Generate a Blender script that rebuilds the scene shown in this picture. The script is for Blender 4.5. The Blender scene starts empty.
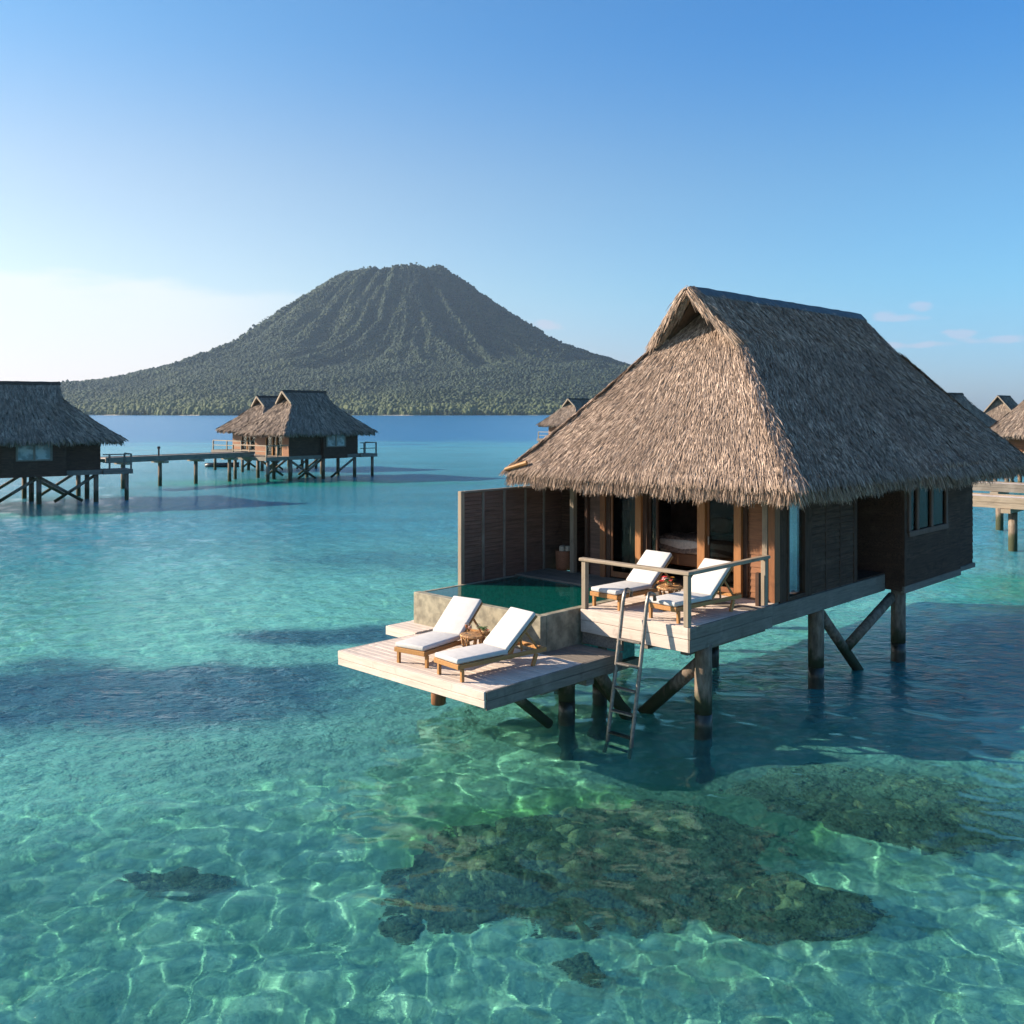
import bpy, math, random
import numpy as np
from mathutils import Vector, Matrix
R = math.radians
PI = math.pi
random.seed(7)
rng = np.random.default_rng(11)
sc = bpy.context.scene
C = sc.collection

# ------------------------------------------------------------------ camera
CAM_H = 5.6
F = 975.0
cam_d = bpy.data.cameras.new('camera')
cam = bpy.data.objects.new('camera', cam_d); C.objects.link(cam)
cam.location = (0, 0, CAM_H); cam.rotation_euler = (R(90), 0, 0)
cam_d.sensor_width = 36; cam_d.lens = 36 * F / 1024
cam_d.shift_y = (412 - 512) / 1024
cam_d.clip_start = 0.1; cam_d.clip_end = 30000
sc.camera = cam

# ------------------------------------------------------------------ sky, sun, exposure
SUN_EL = 24.0
SUN_AZ = -82.0            # degrees from +Y, clockwise positive
world = bpy.data.worlds.new('World'); sc.world = world; world.use_nodes = True
wn = world.node_tree; wn.nodes.clear()
def wnode(t, **k):
    n = wn.nodes.new(t)
    for a, b in k.items(): setattr(n, a, b)
    return n
sky = wnode('ShaderNodeTexSky', sky_type='NISHITA', sun_disc=False, sun_elevation=R(SUN_EL), sun_rotation=R(SUN_AZ),
            altitude=0, air_density=1.0, dust_density=0.6, ozone_density=3.0)
bg = wnode('ShaderNodeBackground'); bg.inputs['Strength'].default_value = 0.08
wout = wnode('ShaderNodeOutputWorld')
tc = wnode('ShaderNodeTexCoord')
sep = wnode('ShaderNodeSeparateXYZ'); wn.links.new(tc.outputs['Generated'], sep.inputs[0])
def wmath(op, a, b=None, c=None, clamp=False):
    n = wnode('ShaderNodeMath', operation=op); n.use_clamp = clamp
    for i, v in enumerate((a, b, c)):
        if v is None: continue
        if isinstance(v, (int, float)): n.inputs[i].default_value = v
        else: wn.links.new(v, n.inputs[i])
    return n.outputs[0]
def wramp(v, a, b, lo=0, hi=1):
    n = wnode('ShaderNodeMapRange', interpolation_type='SMOOTHSTEP')
    wn.links.new(v, n.inputs[0])
    for i, q in enumerate((a, b, lo, hi)): n.inputs[i + 1].default_value = q
    return n.outputs[0]
mapn = wnode('ShaderNodeMapping'); mapn.inputs['Scale'].default_value = (3, 3, 16)
wn.links.new(tc.outputs['Generated'], mapn.inputs[0])
cn = wnode('ShaderNodeTexNoise'); cn.inputs['Scale'].default_value = 1.6; cn.inputs['Detail'].default_value = 6; cn.inputs['Roughness'].default_value = 0.55
wn.links.new(mapn.outputs[0], cn.inputs['Vector'])
X, Y, Z = sep.outputs
zz = wmath('ADD', Z, wmath('MULTIPLY', wmath('SUBTRACT', cn.outputs[0], 0.5), 0.075))
band = wramp(zz, 0.125, 0.108)                    # cloud bank low on the horizon
side = wramp(X, -0.10, -0.36)                     # only to the left, towards the sun
m1 = wmath('MULTIPLY', wmath('MULTIPLY', band, side), 0.75)
hz = wmath('MULTIPLY', wramp(Z, 0.22, 0.0), wramp(X, 0.25, -0.55, 0.0, 1.0))
m1 = wmath('MAXIMUM', m1, wmath('MULTIPLY', hz, 0.22))
tint = wnode('ShaderNodeMixRGB', blend_type='MULTIPLY'); tint.inputs[0].default_value = 1; wn.links.new(sky.outputs[0], tint.inputs[1]); tint.inputs[2].default_value = (.56, .84, 1.03, 1)
def wmix(f, a, b, mode='MIX'):
    n = wnode('ShaderNodeMixRGB', blend_type=mode)
    if isinstance(f, (int, float)): n.inputs[0].default_value = f
    else: wn.links.new(f, n.inputs[0])
    for i, v in ((1, a), (2, b)):
        if isinstance(v, tuple): n.inputs[i].default_value = (*v, 1)
        else: wn.links.new(v, n.inputs[i])
    return n.outputs[0]
xg = wmix(wramp(X, -.5, .5), (1.42, 1.08, .88), (.60, .92, 1.0))
zg_ = wmix(wramp(Z, .20, .38), (1.45, 1.12, 1.0), (.76, 1.02, 1.14))
zg_ = wmix(wramp(Z, .0, .13), (1.6, .88, 1.02), zg_)
tint2 = wmix(1.0, wmix(1.0, xg, zg_, 'MULTIPLY'), tint.outputs[0], 'MULTIPLY')
mix1 = wnode('ShaderNodeMixRGB'); wn.links.new(m1, mix1.inputs[0]); wn.links.new(tint2, mix1.inputs[1])
mix1.inputs[2].default_value = (5.5, 5.55, 5.45, 1)
# small pinkish clouds on the right
def puff(px, py, rx, ry):
    dx, dz = (px - 512) / F, (412 - py) / F
    n = math.sqrt(1 + dx * dx + dz * dz)
    cx, cz = dx / n, dz / n
    ax = wmath('DIVIDE', wmath('SUBTRACT', X, cx), rx * .8)
    az = wmath('DIVIDE', wmath('SUBTRACT', Z, cz), ry * .75)
    d = wmath('ADD', wmath('MULTIPLY', ax, ax), wmath('MULTIPLY', az, az))
    d = wmath('ADD', d, wmath('MULTIPLY', wmath('SUBTRACT', cn2.outputs[0], 0.5), 3.4))
    return wmath('MULTIPLY', wramp(d, 1.0, 0.0), wramp(Y, 0.0, 0.2))
mp2 = wnode('ShaderNodeMapping'); mp2.inputs['Scale'].default_value = (12, 12, 30); wn.links.new(tc.outputs['Generated'], mp2.inputs[0])
cn2 = wnode('ShaderNodeTexNoise'); cn2.inputs['Scale'].default_value = 3.0; cn2.inputs['Detail'].default_value = 5
wn.links.new(mp2.outputs[0], cn2.inputs['Vector'])
pf = None
for p in [(884, 316, .018, .009), (922, 306, .014, .009), (905, 318, .03, .006), (962, 333, .02, .007), (1000, 340, .04, .006), (545, 325, .03, .009), (900, 345, .06, .005)]:
    q = puff(*p); pf = q if pf is None else wmath('MAXIMUM', pf, q)
mix2 = wnode('ShaderNodeMixRGB'); wn.links.new(wmath('MULTIPLY', pf, 0.26), mix2.inputs[0]); wn.links.new(mix1.outputs[0], mix2.inputs[1])
mix2.inputs[2].default_value = (5.6, 3.9, 4.3, 1)
wn.links.new(mix2.outputs[0], bg.inputs[0]); wn.links.new(bg.outputs[0], wout.inputs[0])

sun_d = bpy.data.lights.new('sun', 'SUN'); sun_d.energy = 5.0; sun_d.angle = R(0.6); sun_d.color = (1.0, 0.84, 0.66)
sun = bpy.data.objects.new('sun', sun_d); C.objects.link(sun)
sdir = Vector((math.sin(R(SUN_AZ)) * math.cos(R(SUN_EL)), math.cos(R(SUN_AZ)) * math.cos(R(SUN_EL)), math.sin(R(SUN_EL))))
sun.rotation_euler = sdir.to_track_quat('Z', 'Y').to_euler()
sun.location = sdir * 60
sun_d.cycles.is_caustics_light = True
sun_d.cycles.use_multiple_importance_sampling = False
sc.view_settings.view_transform = 'Standard'; sc.view_settings.look = 'None'
sc.view_settings.gamma = 1; sc.view_settings.use_curve_mapping = False
sc.view_settings.exposure = 1.20
sc.cycles.use_denoising = True
sc.cycles.max_bounces = 8; sc.cycles.transmission_bounces = 6; sc.cycles.transparent_max_bounces = 8
sc.cycles.volume_bounces = 0; sc.cycles.diffuse_bounces = 3; sc.cycles.glossy_bounces = 3
sc.cycles.sample_clamp_indirect = 4; sc.cycles.sample_clamp_direct = 12
sc.cycles.caustics_refractive = True; sc.cycles.caustics_reflective = False

# ------------------------------------------------------------------ frames
A = np.array([.7205, -.6934]); B = np.array([.6934, .7205]); O = np.array([2.933, 16.25])
YAW = math.atan2(A[1], A[0])
def W(a, b, z=0.0):
    p = O + a * A + b * B
    return (p[0], p[1], z)
def hit(px, py, z):                               # the point at height z seen at a pixel of the reference
    y = F * (CAM_H - z) / (py - 412); return ((px - 512) * y / F, y)

# ------------------------------------------------------------------ materials
def newmat(name):
    m = bpy.data.materials.new(name); m.use_nodes = True
    nt = m.node_tree; nt.nodes.clear()
    out = nt.nodes.new('ShaderNodeOutputMaterial')
    return m, nt, out
class G:
    def __init__(s, nt): s.nt = nt
    def n(s, t, **k):
        x = s.nt.nodes.new(t)
        for a, b in k.items(): setattr(x, a, b)
        return x
    def l(s, a, b): s.nt.links.new(a, b)
    def set(s, sock, v):
        if v is None: return
        if hasattr(v, 'is_output'): s.l(v, sock)
        else:
            if isinstance(v, (tuple, list)) and len(v) == 3 and sock.type == 'RGBA': v = (*v, 1)
            sock.default_value = v
    def math(s, op, a, b=None, clamp=False):
        x = s.n('ShaderNodeMath', operation=op); x.use_clamp = clamp
        s.set(x.inputs[0], a); s.set(x.inputs[1], b); return x.outputs[0]
    def mix(s, f, a, b, blend='MIX'):
        x = s.n('ShaderNodeMixRGB', blend_type=blend)
        s.set(x.inputs[0], f); s.set(x.inputs[1], a); s.set(x.inputs[2], b); return x.outputs[0]
    def rng(s, v, a, b, lo=0., hi=1.):
        x = s.n('ShaderNodeMapRange', interpolation_type='SMOOTHSTEP')
        for i, q in enumerate((v, a, b, lo, hi)): s.set(x.inputs[i], q)
        return x.outputs[0]
    def coord(s, scale=(1, 1, 1), kind='Object', rot=(0, 0, 0)):
        t = s.n('ShaderNodeTexCoord'); m = s.n('ShaderNodeMapping')
        m.inputs['Scale'].default_value = scale; m.inputs['Rotation'].default_value = rot
        s.l(t.outputs[kind], m.inputs[0]); return m.outputs[0]
    def noise(s, vec, scale, detail=4, rough=.55, dist=0.):
        x = s.n('ShaderNodeTexNoise'); s.l(vec, x.inputs['Vector'])
        x.inputs['Scale'].default_value = scale; x.inputs['Detail'].default_value = detail
        x.inputs['Roughness'].default_value = rough; x.inputs['Distortion'].default_value = dist
        return x.outputs[0]
    def island(s): return s.n('ShaderNodeNewGeometry').outputs['Random Per Island']
    def objrand(s): return s.n('ShaderNodeObjectInfo').outputs['Random']
    def bump(s, h, strength, dist=.02, normal=None):
        x = s.n('ShaderNodeBump'); x.inputs['Strength'].default_value = strength; x.inputs['Distance'].default_value = dist
        s.l(h, x.inputs['Height']); 
        if normal is not None: s.l(normal, x.inputs['Normal'])
        return x.outputs[0]
    def pbr(s, col, rough=.7, bump=None, metal=0., spec=.5, **k):
        p = s.n('ShaderNodeBsdfPrincipled')
        s.set(p.inputs['Base Color'], col); s.set(p.inputs['Roughness'], rough)
        p.inputs['Metallic'].default_value = metal; p.inputs['Specular IOR Level'].default_value = spec
        if bump is not None: s.l(bump, p.inputs['Normal'])
        return p.outputs[0]
M = {}
def wood(name, c1, c2, axis, rough=.75, wear=.25, wearcol=(.5, .48, .45), gloss=.3, b=.35):
    m, nt, out = newmat(name); g = G(nt)
    st = [14., 14., 14.]; st[axis] = .9
    v = g.coord(tuple(st))
    isl = g.island()
    off = g.n('ShaderNodeVectorMath', operation='ADD'); cmb = g.n('ShaderNodeCombineXYZ')
    for i in range(3): g.l(g.math('MULTIPLY', isl, 37. + i * 11), cmb.inputs[i])
    g.l(v, off.inputs[0]); g.l(cmb.outputs[0], off.inputs[1])
    n1 = g.noise(off.outputs[0], 2.2, 6, .62, .4)
    col = g.mix(g.rng(n1, .3, .72), c1, c2)
    col = g.mix(g.rng(isl, 0, 1, 0, .5), col, g.mix(.5, c1, (c2[0] * .5, c2[1] * .5, c2[2] * .5)))
    n2 = g.noise(g.coord((1, 1, 1)), 1.7, 5, .6)
    col = g.mix(g.math('MULTIPLY', g.rng(n2, .52, .7), wear), col, wearcol)
    n4 = g.noise(g.coord((1, 1, 1)), 2.9, 6, .68, .5)
    col = g.mix(g.rng(n4, .54, .70, 0, .42), col, tuple(q * .45 for q in c2))
    g.l(g.pbr(col, rough, g.bump(n1, b, .006), spec=gloss), out.inputs[0])
    M[name] = m; return m
for ax, s in ((0, 'a'), (1, 'b'), (2, 'z')):
    wood('deck_' + s, (.72, .61, .53), (.50, .41, .35), ax, .8, .35, (.76, .67, .60))
    wood('grey_' + s, (.25, .215, .18), (.13, .11, .09), ax, .8, .3, (.34, .30, .26))
    wood('dark_' + s, (.115, .066, .047), (.045, .027, .02), ax, .75, .3, (.15, .10, .075), .08)
    wood('teak_' + s, (.52, .27, .10), (.34, .155, .05), ax, .5, .1, (.5, .3, .14))
    wood('rail_' + s, (.36, .29, .215), (.22, .17, .125), ax, .75, .2, (.42, .36, .29))
    wood('cedar_' + s, (.30, .13, .055), (.16, .062, .028), ax, .55, .1, (.32, .16, .08))
    wood('orange_' + s, (.42, .19, .07), (.27, .11, .04), ax, .5, .1, (.46, .24, .1))
    wood('screen_' + s, (.21, .12, .088), (.095, .057, .043), ax, .7, .3, (.16, .11, .085))

def thatch_mat(name, c1, c2, c3):
    m, nt, out = newmat(name); g = G(nt)
    isl = g.island()
    n2 = g.noise(g.coord(), .8, 4, .6)
    n3 = g.noise(g.coord((1, 1, .30)), 13, 4, .65)
    r = g.n('ShaderNodeValToRGB'); g.l(isl, r.inputs[0])
    e = r.color_ramp.elements
    e[0].position = 0; e[0].color = (*c2, 1); e[1].position = 1; e[1].color = (*c3, 1)
    x = r.color_ramp.elements.new(.45); x.color = (*c1, 1)
    col = g.mix(g.rng(n2, .35, .7, 0, .5), r.outputs[0], tuple(q * .55 for q in c1))
    col = g.mix(g.rng(n3, .47, .62, 0, .72), col, tuple(q * .5 for q in c1))
    g.l(g.pbr(col, .85, spec=.25), out.inputs[0]); M[name] = m
thatch_mat('thatch', (.35, .25, .19), (.11, .075, .055), (.70, .53, .41))
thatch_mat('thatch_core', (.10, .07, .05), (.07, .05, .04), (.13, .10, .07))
thatch_mat('thatch_far', (.27, .205, .16), (.14, .10, .08), (.42, .33, .26))

def simple(name, col, rough=.6, nscale=8., var=.25, bump=.15, metal=0., spec=.5, scl=(1, 1, 1)):
    m, nt, out = newmat(name); g = G(nt)
    n = g.noise(g.coord(scl), nscale, 6, .6)
    c = g.mix(g.rng(n, .3, .7), tuple(q * (1 - var) for q in col), tuple(min(1, q * (1 + var)) for q in col))
    g.l(g.pbr(c, rough, g.bump(n, bump, .01), metal, spec), out.inputs[0]); M[name] = m; return m
simple('cushion', (.53, .51, .495), .9, 9, .05, .5)
simple('concrete', (.24, .215, .155), .75, 5, .38, .5)
simple('pool_tile', (.06, .30, .26), .4, 14, .35, .2)
simple('metal', (.22, .20, .18), .45, 22, .25, .1, .7)
simple('ridge_metal', (.075, .08, .085), .6, 9, .3, .3, .0)
simple('black', (.012, .011, .010), .7, 10, .2, .1)
simple('room', (.15, .095, .07), .8, 4, .3, .1)
simple('recess_shade', (.028, .020, .016), .8, 6, .3, .2); simple('linen', (.62, .52, .45), .9, 22, .15, .2)  # recess wall is near black, its deep shade put into the colour
simple('throw', (.25, .16, .12), .9, 22, .5, .3)
simple('pillow', (.42, .20, .11), .9, 30, .2, .2)
simple('curtain', (.36, .56, .58), .85, 20, .1, .1)
simple('curtain_pale', (.62, .66, .62), .85, 30, .2, .1)
simple('basket', (.30, .12, .06), .8, 60, .4, .5)
simple('towel', (.55, .47, .36), .9, 40, .2, .3)
simple('leaf_green', (.07, .13, .03), .6, 20, .4, .2)
simple('petal_red', (.70, .06, .05), .5, 20, .3, .1)
simple('petal_white', (.85, .70, .66), .5, 20, .1, .1)
def pile_mat():
    m, nt, out = newmat('pile'); g = G(nt)
    n = g.noise(g.coord((3, 3, .6)), 5, 6, .65); n2 = g.noise(g.coord((2, 2, 1)), 3.2, 5, .6)
    c = g.mix(g.rng(n, .3, .7), (.10, .075, .055), (.25, .19, .14)); c = g.mix(g.rng(n2, .5, .68, 0, .5), c, (.28, .25, .21))
    t = g.n('ShaderNodeTexCoord'); sp = g.n('ShaderNodeSeparateXYZ'); g.l(t.outputs['Object'], sp.inputs[0])
    hgt = g.math('ADD', sp.outputs[2], g.math('MULTIPLY', n2, -.9))
    c = g.mix(g.rng(hgt, .42, .10), c, (.045, .052, .026))
    g.l(g.pbr(c, .85, g.bump(n, .7, .015), spec=.3), out.inputs[0]); M['pile'] = m
pile_mat()
simple('pile_wet', (.028, .03, .022), .35, 7, .4, .5)
simple('fruit', (.75, .35, .06), .4, 20, .2, .1)
simple('rope_black', (.02, .02, .02), .6, 20, .2, .1)
simple('boat_hull', (.03, .04, .05), .4, 10, .2, .1)

def tabletwig():
    m, nt, out = newmat('driftwood'); g = G(nt)
    v = g.coord((1, 1, .4)); n = g.noise(v, 26, 6, .65, 1.5)
    c = g.mix(g.rng(n, .35, .68), (.16, .06, .02), (.66, .38, .15))
    g.l(g.pbr(c, .6, g.bump(n, .8, .02)), out.inputs[0]); M['driftwood'] = m
tabletwig()

def glass_mat(name, tint=(.75, .85, .85), rough=.02):
    m, nt, out = newmat(name); g = G(nt)
    tr = g.n('ShaderNodeBsdfTransparent'); tr.inputs[0].default_value = (*tint, 1)
    gl = g.n('ShaderNodeBsdfGlossy'); gl.inputs['Roughness'].default_value = rough
    n = g.noise(g.coord(), 1.3, 2); g.l(g.bump(n, .12, .05), gl.inputs['Normal'])
    fr = g.n('ShaderNodeFresnel'); fr.inputs[0].default_value = 1.5
    mx = g.n('ShaderNodeMixShader'); g.l(g.math('MULTIPLY', fr.outputs[0], .30), mx.inputs[0])
    g.l(tr.outputs[0], mx.inputs[1]); g.l(gl.outputs[0], mx.inputs[2]); g.l(mx.outputs[0], out.inputs[0]); M[name] = m
glass_mat('window_glass', (.42, .44, .42))
glass_mat('clear_glass', (.93, .95, .95))

# ------------------------------------------------------------------ mesh builder
class MB:
    def __init__(s): s.v = []; s.f = []
    def add(s, v, f):
        k = len(s.v); s.v += [tuple(map(float, p)) for p in v]; s.f += [tuple(i + k for i in q) for q in f]
    def box(s, x0, x1, y0, y1, z0, z1):
        s.add([(x0, y0, z0), (x1, y0, z0), (x1, y1, z0), (x0, y1, z0), (x0, y0, z1), (x1, y0, z1), (x1, y1, z1), (x0, y1, z1)],
              [(0, 3, 2, 1), (4, 5, 6, 7), (0, 1, 5, 4), (1, 2, 6, 5), (2, 3, 7, 6), (3, 0, 4, 7)]); return s
    def obox(s, c, size, mat):
        hx, hy, hz = [q / 2 for q in size]; vs = []
        for z in (-hz, hz):
            for x, y in ((-hx, -hy), (hx, -hy), (hx, hy), (-hx, hy)):
                vs.append(Vector(c) + mat @ Vector((x, y, z)))
        s.add(vs, [(0, 3, 2, 1), (4, 5, 6, 7), (0, 1, 5, 4), (1, 2, 6, 5), (2, 3, 7, 6), (3, 0, 4, 7)]); return s
    def bar(s, p, q, w, h):                        # squared beam from p to q
        p, q = Vector(p), Vector(q); d = (q - p); L = d.length
        m = d.to_track_quat('X', 'Z').to_matrix()
        return s.obox((p + q) / 2, (L, w, h), m)
    def tube(s, pts, r, seg=10, r1=None, cap=True, irr=0.):
        pts = [Vector(p) for p in pts]; n = len(pts); k0 = len(s.v); r1 = r if r1 is None else r1
        for i, p in enumerate(pts):
            d = (pts[min(i + 1, n - 1)] - pts[max(i - 1, 0)]).normalized()
            ref = Vector((0, 0, 1)) if abs(d.z) < .9 else Vector((1, 0, 0))
            u = d.cross(ref).normalized(); w = d.cross(u).normalized()
            rr = r + (r1 - r) * i / (n - 1)
            for j in range(seg):
                a = 2 * PI * j / seg; q = rr * (1 + irr * random.uniform(-1, 1))
                s.v.append(tuple(p + u * math.cos(a) * q + w * math.sin(a) * q))
        for i in range(n - 1):
            for j in range(seg):
                a = k0 + i * seg + j; b = k0 + i * seg + (j + 1) % seg
                s.f.append((a, b, b + seg, a + seg))
        if cap:
            s.f.append(tuple(k0 + j for j in range(seg))[::-1]); s.f.append(tuple(k0 + (n - 1) * seg + j for j in range(seg)))
        return s
    def lathe(s, prof, c=(0, 0, 0), seg=16):
        k0 = len(s.v)
        for r, z in prof:
            for j in range(seg):
                a = 2 * PI * j / seg; s.v.append((c[0] + r * math.cos(a), c[1] + r * math.sin(a), c[2] + z))
        for i in range(len(prof) - 1):
            for j in range(seg):
                a = k0 + i * seg + j; b = k0 + i * seg + (j + 1) % seg; s.f.append((a, b, b + seg, a + seg))
        s.f.append(tuple(k0 + j for j in range(seg))[::-1]); s.f.append(tuple(k0 + (len(prof) - 1) * seg + j for j in range(seg)))
        return s
    def build(s, name, mat, parent=None, bevel=0, smooth=False, bseg=1, loc=None):
        me = bpy.data.meshes.new(name); me.from_pydata(s.v, [], s.f); me.update()
        o = bpy.data.objects.new(name, me); C.objects.link(o)
        for m in (mat if isinstance(mat, (list, tuple)) else [mat]): me.materials.append(M[m])
        if parent is not None: o.parent = parent
        if loc: o.location = loc
        if bevel:
            b = o.modifiers.new('bevel', 'BEVEL'); b.width = bevel; b.segments = bseg; b.limit_method = 'ANGLE'
        if smooth:
            for p in me.polygons: p.use_smooth = True
        return o
def np_mesh(name, V, Fq, mat, parent=None, smooth=False):
    me = bpy.data.meshes.new(name)
    V = np.ascontiguousarray(V, dtype=np.float32); Fq = np.ascontiguousarray(Fq, dtype=np.int32); k = Fq.shape[1]
    me.vertices.add(len(V)); me.vertices.foreach_set('co', V.ravel())
    me.loops.add(Fq.size); me.loops.foreach_set('vertex_index', Fq.ravel())
    me.polygons.add(len(Fq)); me.polygons.foreach_set('loop_start', np.arange(0, Fq.size, k, dtype=np.int32))
    me.polygons.foreach_set('loop_total', np.full(len(Fq), k, dtype=np.int32))
    if smooth: me.polygons.foreach_set('use_smooth', np.ones(len(Fq), dtype=bool))
    me.update(calc_edges=True); me.validate()
    me.materials.append(M[mat])
    o = bpy.data.objects.new(name, me); C.objects.link(o)
    if parent is not None: o.parent = parent
    return o
def tag(o, label=None, cat=None, group=None, kind=None):
    if label: o['label'] = label
    if cat: o['category'] = cat
    if group: o['group'] = group
    if kind: o['kind'] = kind
    return o
def empty(name, loc, yaw=0., label=None, cat=None, group=None):
    o = bpy.data.objects.new(name, None); C.objects.link(o); o.empty_display_size = .3
    o.location = loc; o.rotation_euler = (0, 0, yaw)
    return tag(o, label, cat, group)

# periodic-free value noise in numpy
class VN:
    def __init__(s, seed): s.g = np.random.default_rng(seed).random((256, 256))
    def __call__(s, x, y):
        xi = np.floor(x).astype(int); yi = np.floor(y).astype(int); fx = x - xi; fy = y - yi
        fx = fx * fx * (3 - 2 * fx); fy = fy * fy * (3 - 2 * fy); g = s.g
        a = g[xi % 256, yi % 256]; b = g[(xi + 1) % 256, yi % 256]; c = g[xi % 256, (yi + 1) % 256]; d = g[(xi + 1) % 256, (yi + 1) % 256]
        return (a * (1 - fx) + b * fx) * (1 - fy) + (c * (1 - fx) + d * fx) * fy
    def fbm(s, x, y, o=4):
        t = 0; amp = .5
        for i in range(o): t = t + amp * (s(x * 2 ** i + 17 * i, y * 2 ** i + 31 * i) - .5); amp *= .5
        return t * 2
vn = VN(3); vn2 = VN(5)
def sstep(x, a, b):
    t = np.clip((x - a) / (b - a), 0, 1); return t * t * (3 - 2 * t)

# ------------------------------------------------------------------ water, sea bed
WL0, WLR, WA, WP = .26, 1.032, .0020, .78
def water_body_fields(x, y):
    r = np.hypot(x - 1.5, y - 6)
    wob = vn.fbm(x / 9, y / 5, 4)
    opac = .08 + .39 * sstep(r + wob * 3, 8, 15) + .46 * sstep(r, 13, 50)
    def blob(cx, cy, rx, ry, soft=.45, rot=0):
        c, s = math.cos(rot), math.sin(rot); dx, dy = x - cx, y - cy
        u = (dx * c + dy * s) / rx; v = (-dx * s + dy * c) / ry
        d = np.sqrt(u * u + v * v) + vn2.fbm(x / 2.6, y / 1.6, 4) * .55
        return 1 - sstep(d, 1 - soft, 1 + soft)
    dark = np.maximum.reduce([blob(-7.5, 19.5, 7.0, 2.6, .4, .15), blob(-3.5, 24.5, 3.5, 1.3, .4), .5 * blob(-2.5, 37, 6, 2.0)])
    green = np.maximum.reduce([blob(-16, 77, 11, 4.0), blob(-30, 55, 9, 4.5), blob(17.5, 30, 5, 4)])  # greenish shadow below the distant huts, painted into the water colour
    deep = np.maximum(blob(12, 21.5, 6.5, 6.0, .5), sstep(y + wob * 25, 150, 210))  # deeper water, with the bungalow's shadow on the right painted in
    return opac, dark, green, deep
def make_water():
    d = [9.5]
    while d[-1] < 62: d.append(d[-1] * 1.0031)
    while d[-1] < 9000: d.append(d[-1] * 1.0135)
    d = np.array(d); t = np.concatenate([np.linspace(-4, -.95, 14)[:-1], np.linspace(-.95, .95, 840), np.linspace(.95, 4, 14)[1:]])
    D, T = np.meshgrid(d, t, indexing='ij'); X = D * T; Y = D - 12
    cell = np.maximum(D * .0031, D * 1.9 / 840)
    Zt = np.zeros_like(X); rs = np.random.default_rng(4)
    for i in range(64):
        lam = WL0 * (WLR ** i)
        th = -PI / 2 - .1 + rs.normal(0, .85)
        amp = WA * lam ** WP
        k = 2 * PI / lam; fade = sstep(lam / cell, 2.5, 5)
        ph = rs.random() * 6.28
        ww = (vn if i % 2 else vn2).fbm(X / (lam * 5) + i, Y / (lam * 5), 2) * 3.0
        Zt += amp * fade * np.sin(k * (X * math.cos(th) + Y * math.sin(th)) + ph + ww)
    V = np.stack([X, Y, Zt], -1).reshape(-1, 3)
    nr, nc = D.shape; idx = np.arange(nr * nc).reshape(nr, nc)
    Fq = np.stack([idx[:-1, :-1], idx[:-1, 1:], idx[1:, 1:], idx[1:, :-1]], -1).reshape(-1, 4)
    m, nt, out = newmat('water'); g = G(nt)
    at = g.n('ShaderNodeAttribute', attribute_name='body')
    ao = g.n('ShaderNodeAttribute', attribute_name='opac')
    n1 = g.noise(g.coord((.75, 2.0, 1), rot=(0, 0, .12)), 2.0, 5, .62, .3)
    n2 = g.noise(g.coord((1, 1.5, 1), rot=(0, 0, -.3)), .35, 3, .5)
    n3 = g.noise(g.coord((1, 1.25, 1)), 4.2, 4, .62)
    rp = g.n('ShaderNodeAttribute', attribute_name='ripple').outputs['Fac']
    def rb(h, st, dist, nrm=None):
        x = g.bump(h, st, dist, nrm); g.l(g.math('MULTIPLY', rp, st), x.node.inputs['Strength']); return x
    bm = rb(n1, 1., .13)
    bm = rb(n3, 1., .08, bm)
    bm = rb(n2, .4, .10, bm)
    bs = g.bump(n3, .5, .006, g.bump(n1, .3, .008))
    gl = g.n('ShaderNodeBsdfGlass'); gl.inputs['IOR'].default_value = 1.33; gl.inputs['Roughness'].default_value = 0.0
    gl.inputs['Color'].default_value = (.60, 1.0, .91, 1); g.l(bs, gl.inputs['Normal'])
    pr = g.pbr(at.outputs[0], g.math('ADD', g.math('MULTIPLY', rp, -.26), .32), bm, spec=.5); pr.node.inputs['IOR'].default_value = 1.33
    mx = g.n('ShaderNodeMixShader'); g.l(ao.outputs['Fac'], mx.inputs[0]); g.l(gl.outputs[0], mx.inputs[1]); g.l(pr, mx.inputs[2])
    g.l(mx.outputs[0], out.inputs[0]); M['water'] = m
    o = np_mesh('water', V, Fq, 'water', smooth=True)
    x, y = V[:, 0], V[:, 1]
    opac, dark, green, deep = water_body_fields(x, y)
    near = np.array([.18, .62, .54]); mid = np.array([.055, .28, .37]); deep_and_shade_c = np.array([.012, .15, .34]); drk = np.array([.012, .075, .13]); shade_grn = np.array([.01, .30, .23])
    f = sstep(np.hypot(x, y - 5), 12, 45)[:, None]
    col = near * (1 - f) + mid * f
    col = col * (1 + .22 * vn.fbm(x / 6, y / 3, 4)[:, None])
    nearhut = (y < 60)[:, None]; deep_and_shade_c = np.where(nearhut, np.array([.002, .19, .21]), deep_and_shade_c)  # near tone mixes deep water with painted bungalow shadow
    for msk, cc, k in ((dark, drk, .95), (green, shade_grn, .8), (deep, deep_and_shade_c, .95)): col = col * (1 - k * msk[:, None]) + cc * k * msk[:, None]
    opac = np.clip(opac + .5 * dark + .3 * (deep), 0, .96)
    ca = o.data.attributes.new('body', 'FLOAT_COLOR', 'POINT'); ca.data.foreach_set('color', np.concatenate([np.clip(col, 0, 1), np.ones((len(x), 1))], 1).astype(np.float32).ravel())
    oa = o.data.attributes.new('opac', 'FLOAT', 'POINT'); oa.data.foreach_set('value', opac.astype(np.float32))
    ra = o.data.attributes.new('ripple', 'FLOAT', 'POINT'); ra.data.foreach_set('value', (1 - .8 * sstep(y, 40, 170)).astype(np.float32))
    tag(o, kind='structure'); o.cycles.is_caustics_caster = True
    return o
make_water()

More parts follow.
